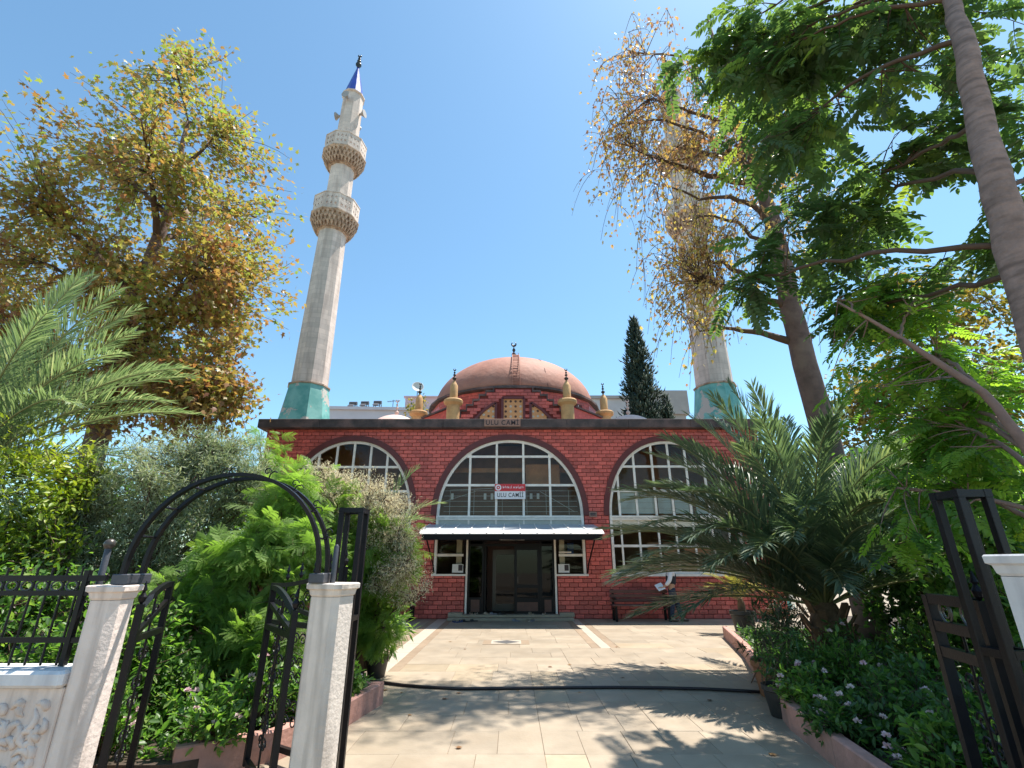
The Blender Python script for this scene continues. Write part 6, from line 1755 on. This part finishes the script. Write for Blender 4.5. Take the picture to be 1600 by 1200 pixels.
FR = [(180, 52, 56, 3.8), (176, 40, 58, 3.7), (186, 30, 60, 3.6), (172, 66, 50, 3.6), (190, 72, 56, 3.5), (184, 60, 66, 3.5), (196, 46, 62, 3.4), (206, 58, 66, 3.3), (214, 38, 66, 3.0), (222, 70, 60, 3.3), (235, 52, 80, 2.9), (168, 86, 22, 4.0), (200, 80, 40, 3.8), (150, 78, 36, 3.9), (140, 60, 52, 3.6), (120, 80, 34, 3.9), (60, 80, 36, 3.9), (30, 68, 50, 3.7), (10, 72, 48, 3.8), (350, 58, 58, 3.5), (335, 74, 52, 3.7), (318, 52, 68, 3.3), (300, 66, 74, 3.3), (285, 76, 80, 3.4), (268, 64, 90, 3.0), (255, 80, 70, 3.4), (245, 34, 66, 2.6), (275, 38, 66, 2.5), (310, 26, 56, 2.8), (340, 32, 56, 3.1),
      (20, 40, 56, 3.3), (95, 66, 46, 3.7), (178, 24, 46, 3.3), (230, 74, 54, 3.5), (345, 84, 30, 3.9), (205, 18, 46, 3.0), (165, 28, 52, 3.5), (194, 62, 40, 3.7), (260, 50, 70, 2.9), (325, 66, 40, 3.6), (215, 86, 30, 3.7), (270, 86, 60, 3.5), (183, 34, 40, 3.8), (190, 24, 44, 3.6), (199, 34, 56, 3.5), (177, 58, 74, 3.7), (210, 48, 76, 3.3), (226, 42, 70, 3.1), (240, 60, 84, 3.1), (252, 40, 70, 2.9), (264, 62, 86, 3.1), (290, 46, 76, 3.0), (304, 72, 70, 3.4), (188, 10, 30, 3.2)]
palm('date_palm', 'bushy dark green date palm spreading over the right side of the path', 5.05, 8.6, 1.0, 0.26, FR, M['palm'], 71, nl=84, lmax=0.56, width=0.029)
FR2 = [(0, 82, 24, 3.8), (-8, 62, 46, 3.5), (-4, 48, 50, 3.9), (-10, 38, 52, 3.8), (6, 74, 40, 3.7), (-18, 54, 60, 3.6), (10, 54, 54, 3.7), (-26, 40, 64, 3.4), (2, 24, 56, 3.5), (-14, 20, 60, 3.4), (-34, 66, 66, 3.5), (-42, 30, 66, 3.2), (16, 88, 26, 3.9), (-22, 78, 40, 3.7), (-50, 56, 70, 3.3), (-60, 72, 60, 3.5), (40, 66, 50, 3.6), (70, 70, 50, 3.4), (120, 60, 60, 3.4), (180, 60, 60, 3.4), (230, 60, 60, 3.4), (-90, 50, 70, 3.2), (-30, 10, 50, 3.2), (-12, 70, 36, 3.8), (-2, 34, 44, 3.8)]
palm('date_palm', 'silvery green date palm reaching in from the left edge', -8.55, 7.4, 2.75, 0.26, FR2, M['palm_light'], 72, nl=80, lmax=0.50, width=0.023)
FR3 = [(a, e, d, l) for a, e, d, l in ((20, 62, 60, 1.5), (70, 45, 70, 1.4), (-30, 50, 70, 1.4), (140, 60, 60, 1.4), (200, 48, 70, 1.4), (-80, 55, 75, 1.4), (-10, 80, 40, 1.6), (-55, 30, 60, 1.3), (100, 72, 50, 1.5))]
palm('young_palm', 'tuft of young palm leaves among the pale dry blossoms at left', -2.35, 8.5, 1.75, 0.08, FR3, M['palm_light'], 73, nl=34, lmax=0.34, bulb=False, width=0.02)
pp = thing('plant_pot', 'dark grey pot holding the small yellow palm near the brick wall', 'pot', (5.85, 13.6, 0)); pot(5.85, 13.6, 0.30, 0.52, M['pot_dark']).build('pot_body', M['pot_dark'], pp, 'auto')
palm('potted_palm', 'small yellowing palm growing in the dark grey pot', 5.85, 13.6, 0.32, 0.09, [(a, e, d, l) for a, e, d, l in ((150, 62, 55, 1.0), (190, 45, 60, 0.95), (120, 78, 30, 1.0), (20, 60, 90, 0.8), (-20, 50, 90, 0.75), (230, 66, 60, 0.85), (60, 74, 60, 0.9), (-70, 60, 90, 0.75), (170, 80, 30, 1.05), (175, 30, 60, .8))], M['palm_yellow'], 74, z0=0.42, nl=26, lmax=0.3, bulb=False, width=0.022)

# ---- shrubs
def shrub(name, label, base, blobs, leafm, T, per, size, seed, spread=0.08, hang=0.1, stems=9, stem_r=0.03, tint=None, cat='shrub', jit=0.6, Ts=None, group=None, clump=0.0, start=0.3):
    t = thing(name, label, cat, base, group); pl = Plant(seed); rg = pl.rg
    tips = np.concatenate([ellips_tips(rg, n, c, r, inner, clump) for n, c, r, inner in blobs])
    b = np.array(base, float); S = []
    idx = rg.choice(len(tips), min(stems, len(tips)), replace=False)
    for i in idx:
        e = tips[i]; st = b + np.array([rg.normal(0, .12), rg.normal(0, .12), 0]); c = quad_curve(st, (st + e) / 2 + np.array([0, 0, .25 * np.linalg.norm(e - st)]), e, 10)
        pl.tube(c, np.linspace(stem_r, stem_r * .25, 10), 5, 'limb'); S.append(c[2:])
    S = np.concatenate(S); tw = []
    for e in tips:
        j = np.argsort(np.linalg.norm(S - e, axis=1))[rg.integers(0, 3)]
        st = S[j]; c = quad_curve(st, (st + e) / 2 + rg.normal(0, .06, 3), e, 5)
        if np.linalg.norm(e - st) < .04: continue
        pl.tube(c, np.linspace(stem_r * .25, .0025, 5), 3, 'limb'); tw.append(c)
    leaves_on(pl, tw, per, spread, T, size, tint or (lambda P, rg, n: rg.beta(1.6, 1.6, n)), hang, jit=jit, Ts=Ts, start=start)
    off = ORI[t.name]
    pl.wood['limb'].build('stems', M['twig'], t, True)
    link('foliage', pl.leaf_mesh('foliage', leafm, off), t)
    return t
shrub('olive_shrub', 'tall grey green narrow leaved shrub behind the iron arch', (-5.0, 6.9, 0.1), [(430, (-4.9, 6.9, 2.35), (1.25, 0.7, 1.15), .5), (150, (-4.2, 7.2, 2.9), (0.7, 0.6, 0.65), .4), (160, (-5.7, 6.7, 1.8), (0.8, 0.6, 0.9), .45)], M['olive'], NARROW, 74, (0.06, 0.115), 81, 0.06, 0.0, 14, 0.035, lambda P, rg, n: rg.beta(1.7, 1.5, n) + .1 * np.sin(P[:, 0] * 4 + P[:, 2] * 3), jit=.9)
shrub('citrus_shrub', 'yellow green glossy leaved shrub at the left edge behind the railing', (-6.0, 6.2, 0.1), [(230, (-6.1, 6.2, 2.3), (0.85, 0.7, 1.1), .4), (90, (-5.7, 6.0, 1.6), (0.7, 0.6, 0.9), .3)], M['citrus'], OVAL, 26, (0.05, 0.105), 82, 0.07, 0.15, 9, 0.03, lambda P, rg, n: np.clip(rg.beta(1.5, 2, n) * .7 + .35 * (P[:, 2] - 1.6), 0, 1))
shrub('mimosa_shrub', 'bright green feathery leaved shrub seen through the iron arch', (-3.2, 6.5, 0.1), [(48, (-3.1, 6.4, 1.55), (0.8, 0.45, 0.75), .4), (30, (-2.7, 6.6, 1.6), (0.6, 0.4, 0.7), .3), (24, (-3.1, 6.9, 2.5), (0.65, 0.4, 0.5), .2), (34, (-3.7, 6.15, 1.3), (0.6, 0.35, 0.6), .2), (16, (-2.9, 6.0, 1.0), (0.6, 0.3, 0.4), .2)], M['mimosa'], None, 13, (0.45, 0.85), 83, 0.05, 0.35, 12, 0.03, lambda P, rg, n: rg.beta(1.6, 1.6, n) * .8 + .12 * (P[:, 2] - 1), Ts=BIP, jit=.55)
shrub('mimosa_shrub', 'bright green feathery shrub overhanging the left edge of the path', (-2.5, 8.3, 0.1), [(60, (-2.3, 8.0, 1.55), (0.75, 0.45, 0.9), .35), (34, (-1.95, 7.8, 1.8), (0.6, 0.4, 0.6), .3), (30, (-2.75, 8.2, 2.45), (0.6, 0.5, 0.45), .3), (20, (-2.05, 8.0, 0.95), (0.4, 0.4, 0.4), .2)], M['mimosa'], None, 12, (0.42, 0.8), 84, 0.05, 0.35, 12, 0.03, lambda P, rg, n: rg.beta(1.8, 1.5, n), Ts=BIP, jit=.55)
shrub('mimosa_shrub', 'feathery green shoots rising before the left corner of the mosque', (-4.4, 8.8, 0.1), [(26, (-4.1, 8.6, 2.95), (0.8, 0.5, 0.5), .3), (5, (-4.4, 8.8, 3.7), (0.35, 0.3, 0.3), .2), (9, (-3.3, 8.7, 3.0), (0.5, 0.4, 0.3), .3)], M['mimosa'], None, 10, (0.42, 0.8), 85, 0.05, 0.3, 9, 0.03, None, Ts=BIP)
shrub('dry_blossom_shrub', 'straw white dry blossom shrub mixed with the green at the path edge', (-2.4, 8.6, 0.1), [(210, (-2.45, 7.75, 2.65), (0.75, 0.35, 0.45), .3), (170, (-1.75, 7.6, 2.15), (0.5, 0.35, 0.55), .3), (150, (-1.6, 7.5, 1.45), (0.45, 0.35, 0.4), .3), (60, (-3.1, 7.9, 2.95), (0.5, 0.4, 0.3), .3)], M['dry_flower'], NARROW, 34, (0.035, 0.07), 86, 0.045, -0.1, 14, 0.02, None, jit=1.0)
# dark mass of shrubs right, behind the palm
shrub('laurel_shrub', 'dark green laurel thicket behind the right palm', (7.9, 9.6, 0.1), [(330, (7.8, 9.6, 2.3), (1.7, 0.9, 1.7), .5), (120, (6.9, 9.9, 2.9), (0.8, 0.7, 1.0), .4)], M['shrub_dark'], WIDE, 26, (0.07, 0.15), 87, 0.10, 0.25, 14, 0.035)
shrub('laurel_shrub', 'mid green laurel thicket at the right edge behind the iron gate leaf', (6.6, 6.6, 0.1), [(240, (6.6, 6.6, 2.0), (1.2, 0.8, 1.6), .45), (90, (5.7, 6.3, 1.3), (0.8, 0.6, 0.9), .4)], M['shrub_mid'], WIDE, 22, (0.06, 0.13), 88, 0.09, 0.25, 12, 0.03)
shrub('laurel_shrub', 'dark laurel thicket closing the far right corner of the yard', (11.6, 12.4, 0.1), [(360, (11.4, 12.4, 2.6), (2.2, 1.2, 2.6), .5)], M['shrub_dark'], WIDE, 24, (0.09, 0.18), 89, 0.12, 0.25, 12, 0.04)
shrub('laurel_shrub', 'dark leafy thicket behind the railing and the pinkish pillar', (-5.2, 5.8, 0.1), [(200, (-5.0, 5.6, 0.9), (1.1, 0.5, 0.8), .4), (140, (-3.9, 5.5, 0.8), (0.7, 0.5, 0.6), .4)], M['shrub_mid'], OVAL, 20, (0.05, 0.11), 90, 0.08, 0.2, 10, 0.02)
shrub('laurel_shrub', 'dark green hedge filling the back of the left garden', (-8.5, 10.5, 0.1), [(420, (-8.0, 10.5, 2.0), (3.4, 1.0, 1.9), .5)], M['shrub_dark'], WIDE, 20, (0.09, 0.18), 91, 0.12, 0.25, 14, 0.04)

shrub('laurel_shrub', 'dark leafy thicket right of the palm trunk before the plane tree', (6.5, 8.3, 0.1), [(190, (6.6, 8.3, 1.2), (1.0, 0.6, 1.0), .45), (90, (7.6, 8.0, 1.0), (0.8, 0.5, 0.8), .4)], M['shrub_dark'], WIDE, 22, (0.06, 0.13), 99, 0.09, 0.25, 10, 0.03)

# ---- flowering lantana: leaves + round flower heads
def lantana(label, x, y, r, h, seed, n=60, heads=7, m='shrub_mid', z0=0.12):
    t = thing('flowering_plant', label, 'flowering plant', (x, y, z0)); pl = Plant(seed); rg = pl.rg
    tw = []
    for k in range(n):
        a = rg.uniform(0, 6.28); q = r * rg.random() ** .6; e = np.array([x + q * math.cos(a), y + q * math.sin(a), z0 + h * (1 - .55 * (q / r) ** 2) * rg.uniform(.45, 1.05)])
        st = np.array([x + rg.normal(0, .05), y + rg.normal(0, .05), z0]); c = quad_curve(st, np.array([(st[0] + e[0]) / 2, (st[1] + e[1]) / 2, e[2] * .9]), e, 6)
        pl.tube(c, np.linspace(.006, .0025, 6), 4, 'limb'); tw.append(c)
    leaves_on(pl, tw, 14, .025, OVAL, (.045, .10), lambda P, rg, n: rg.beta(1.5, 1.6, n), .15, start=.35)
    pl.wood['limb'].build('stems', M['twig'], t, True)
    link('foliage', pl.leaf_mesh('foliage', M[m], ORI[t.name]), t)
    for k in range(heads):
        c = tw[rg.integers(0, len(tw))][-1] + np.array([rg.normal(0, .03), rg.normal(0, .03), .05]); f = Plant(seed * 100 + k); nn = 26
        v = f.rg.normal(size=(nn, 3)); v /= np.linalg.norm(v, axis=1, keepdims=True); v[:, 2] = np.abs(v[:, 2]) * 1.0 - .15
        f.leaves(WIDE, c + v * .008, v, f.rg.normal(size=(nn, 3)), f.rg.uniform(.022, .036, nn), np.clip(f.rg.normal(rg.uniform(.4, .95), .15, nn), 0, 1))
        link('flower_head', f.leaf_mesh('flower_head', M['petal'], ORI[t.name]), t)
lan = [('pink flowering plant just right of the pinkish pillar foot', -2.62, 5.0, .32, .55, 6), ('pink flowering plant in the middle of the small gate opening', -2.45, 5.5, .38, .62, 8), ('pink flowering plant behind the gate leaf by the grey pillar', -2.1, 5.75, .3, .6, 5), ('leafy flowering plant deep in the left bed under the feathery shrub', -3.2, 5.6, .4, .6, 5), ('pink flowering plant behind the grey pillar beside the kerb', -2.0, 6.6, .3, .5, 3), ('flowering plant at the far left of the bed below the railing', -3.5, 5.0, .35, .6, 4)]
for k, (lab, x, y, r, h, hd) in enumerate(lan): lantana(lab, x, y, r, h, 300 + k, 55, hd)
lan = [('pink flowering plant spilling over the right kerb nearest the camera', 3.02, 5.25, .36, .42, 9), ('pink flowering plant on the right kerb behind the nearest one', 3.2, 6.05, .36, .5, 8), ('flowering plant beside the black pot on the right kerb', 3.5, 6.9, .36, .55, 6), ('flowering plant in the right bed between kerb and iron gate leaf', 3.45, 5.2, .45, .62, 6), ('tall flowering plant under the palm crown', 4.0, 6.6, .45, .8, 5), ('leafy flowering plant in the right bed beside the iron gate leaf', 3.9, 5.4, .45, .75, 4), ('flowering plant behind the iron gate leaf at the right edge', 3.5, 4.3, .42, .7, 6), ('flowering plant in the corner by the white pillar', 3.15, 4.3, .3, .5, 4), ('leafy plant deep in the shade at the right edge', 4.6, 5.0, .5, .9, 3), ('leafy plant in front of the palm trunk', 4.5, 7.4, .45, .8, 3), ('leafy plant right of the palm trunk', 5.4, 7.2, .5, .9, 2)]
for k, (lab, x, y, r, h, hd) in enumerate(lan): lantana(lab, x, y, r, h, 330 + k, 70, hd, 'shrub_mid' if k % 3 == 1 else 'shrub_dark')

# ---- pots on the right kerb with narrow leaved plants
pp = thing('plant_pot', 'terracotta pot standing by the right kerb beside the hose end', 'pot', (3.46, 7.45, 0)); pot(3.46, 7.45, 0.22, 0.42, M['terracotta']).build('pot_body', M['terracotta'], pp, 'auto')
shrub('oleander_plant', 'narrow leaved purplish plant growing in the terracotta pot', (3.46, 7.45, 0.34), [(46, (3.62, 7.5, 0.85), (0.32, 0.4, 0.4), .3), (12, (3.35, 7.4, 0.65), (0.3, 0.3, 0.25), .4)], M['oleander'], NARROW, 15, (0.09, 0.17), 95, .03, .05, 12, .008, cat='potted plant', jit=.5)
pp = thing('plant_pot', 'black plastic pot standing before the right kerb', 'pot', (3.12, 6.55, 0)); pot(3.12, 6.55, 0.19, 0.32, M['pot_dark']).build('pot_body', M['pot_dark'], pp, 'auto')
shrub('oleander_plant', 'dark leafy plant growing in the black plastic pot', (3.12, 6.55, 0.26), [(46, (3.18, 6.55, 0.68), (0.34, 0.32, 0.32), .3)], M['shrub_dark'], NARROW, 16, (0.09, 0.16), 96, .03, .05, 12, .008, cat='potted plant', jit=.5)
shrub('oleander_plant', 'purplish narrow leaved plant on the far end of the right kerb', (4.8, 9.3, 0.1), [(60, (4.75, 9.3, 0.7), (0.4, 0.45, 0.45), .3)], M['oleander'], NARROW, 15, (0.10, 0.18), 97, .03, .0, 14, .008, jit=.5)
pp = thing('plant_pot', 'small dark pot at the left path edge under the feathery shrub', 'pot', (-2.1, 8.6, 0)); pot(-2.1, 8.6, 0.18, 0.3, M['pot_dark']).build('pot_body', M['pot_dark'], pp, 'auto')
shrub('oleander_plant', 'long leaved plant growing in the small pot at the left path edge', (-2.1, 8.6, 0.24), [(40, (-1.95, 8.45, 0.6), (0.5, 0.4, 0.35), .3)], M['shrub_mid'], NARROW, 12, (0.12, 0.22), 98, .03, .15, 10, .008, cat='potted plant', jit=.5)

# ---- low ground cover in the beds
def cover(name, label, x0, x1, y0, y1, n, m, seed, keep):
    pl = Plant(seed); rg = pl.rg
    P = np.stack([rg.uniform(x0, x1, n), rg.uniform(y0, y1, n), 0.13 + 0.22 * rg.random(n) ** 1.5], 1); P = P[[keep(p) for p in P]]; n = len(P)
    d = rg.normal(0, .8, (n, 3)); d[:, 2] += .5
    pl.leaves(OVAL, P, d, rg.normal(0, .4, (n, 3)) + np.array([0, 0, 1.0]), rg.uniform(.05, .12, n), rg.beta(1.5, 1.8, n))
    o = link(name, pl.leaf_mesh(name, M[m], (0, 0, 0))); props(o, label, 'ground cover', None, 'stuff')
cover('ground_cover', 'low leafy ground cover in the left bed', -7, -1.75, 4.8, 9.5, 14000, 'shrub_mid', 401, lambda p: p[0] < (kx(KL, p[1]) if kx(KL, p[1]) is not None else -2.4) - .12)
cover('ground_cover', 'low leafy ground cover in the right bed', 2.8, 9, 3.4, 12, 20000, 'shrub_dark', 402, lambda p: p[0] > (kx(KR, p[1]) or 2.6) + .16)

# ---- fallen leaves on the paving
rg = np.random.default_rng(9)
fx = [(-0.98, 11.2), (-1.35, 12.2), (1.0, 9.6), (0.62, 9.4), (0.4, 8.1), (0.1, 7.72), (-0.9, 7.3), (-0.75, 7.6), (2.05, 7.7), (1.7, 8.5), (-0.5, 5.5), (2.35, 5.35), (2.6, 9.7), (2.2, 11.5), (-1.2, 6.6), (-0.35, 7.9), (-1.72, 7.75), (-1.5, 7.6), (2.5, 7.2), (0.9, 7.62)]
fm = [np_mesh('fallen_leaf', PLANE[0] * np.array([1, 1, 2.5]) + np.array([0, 0, .25]), PLANE[1], M['fallen'], np.full(len(PLANE[0]), k)) for k in (.1, .5, .9)]
spots = ['beside the hose', 'near the diamond inlay', 'on the sunny paving', 'in the dappled shade']
for k, (x, y) in enumerate(fx):
    o = link('fallen_leaf', fm[k % 3], None, (x, y, 0.004), (0, 0, rg.uniform(0, 6.28))); s = rg.uniform(.05, .085); o.scale = (s, s, s * .5)
    props(o, 'single dry brown leaf lying on the pale paving', 'fallen leaf', 'fallen leaves on the paving')
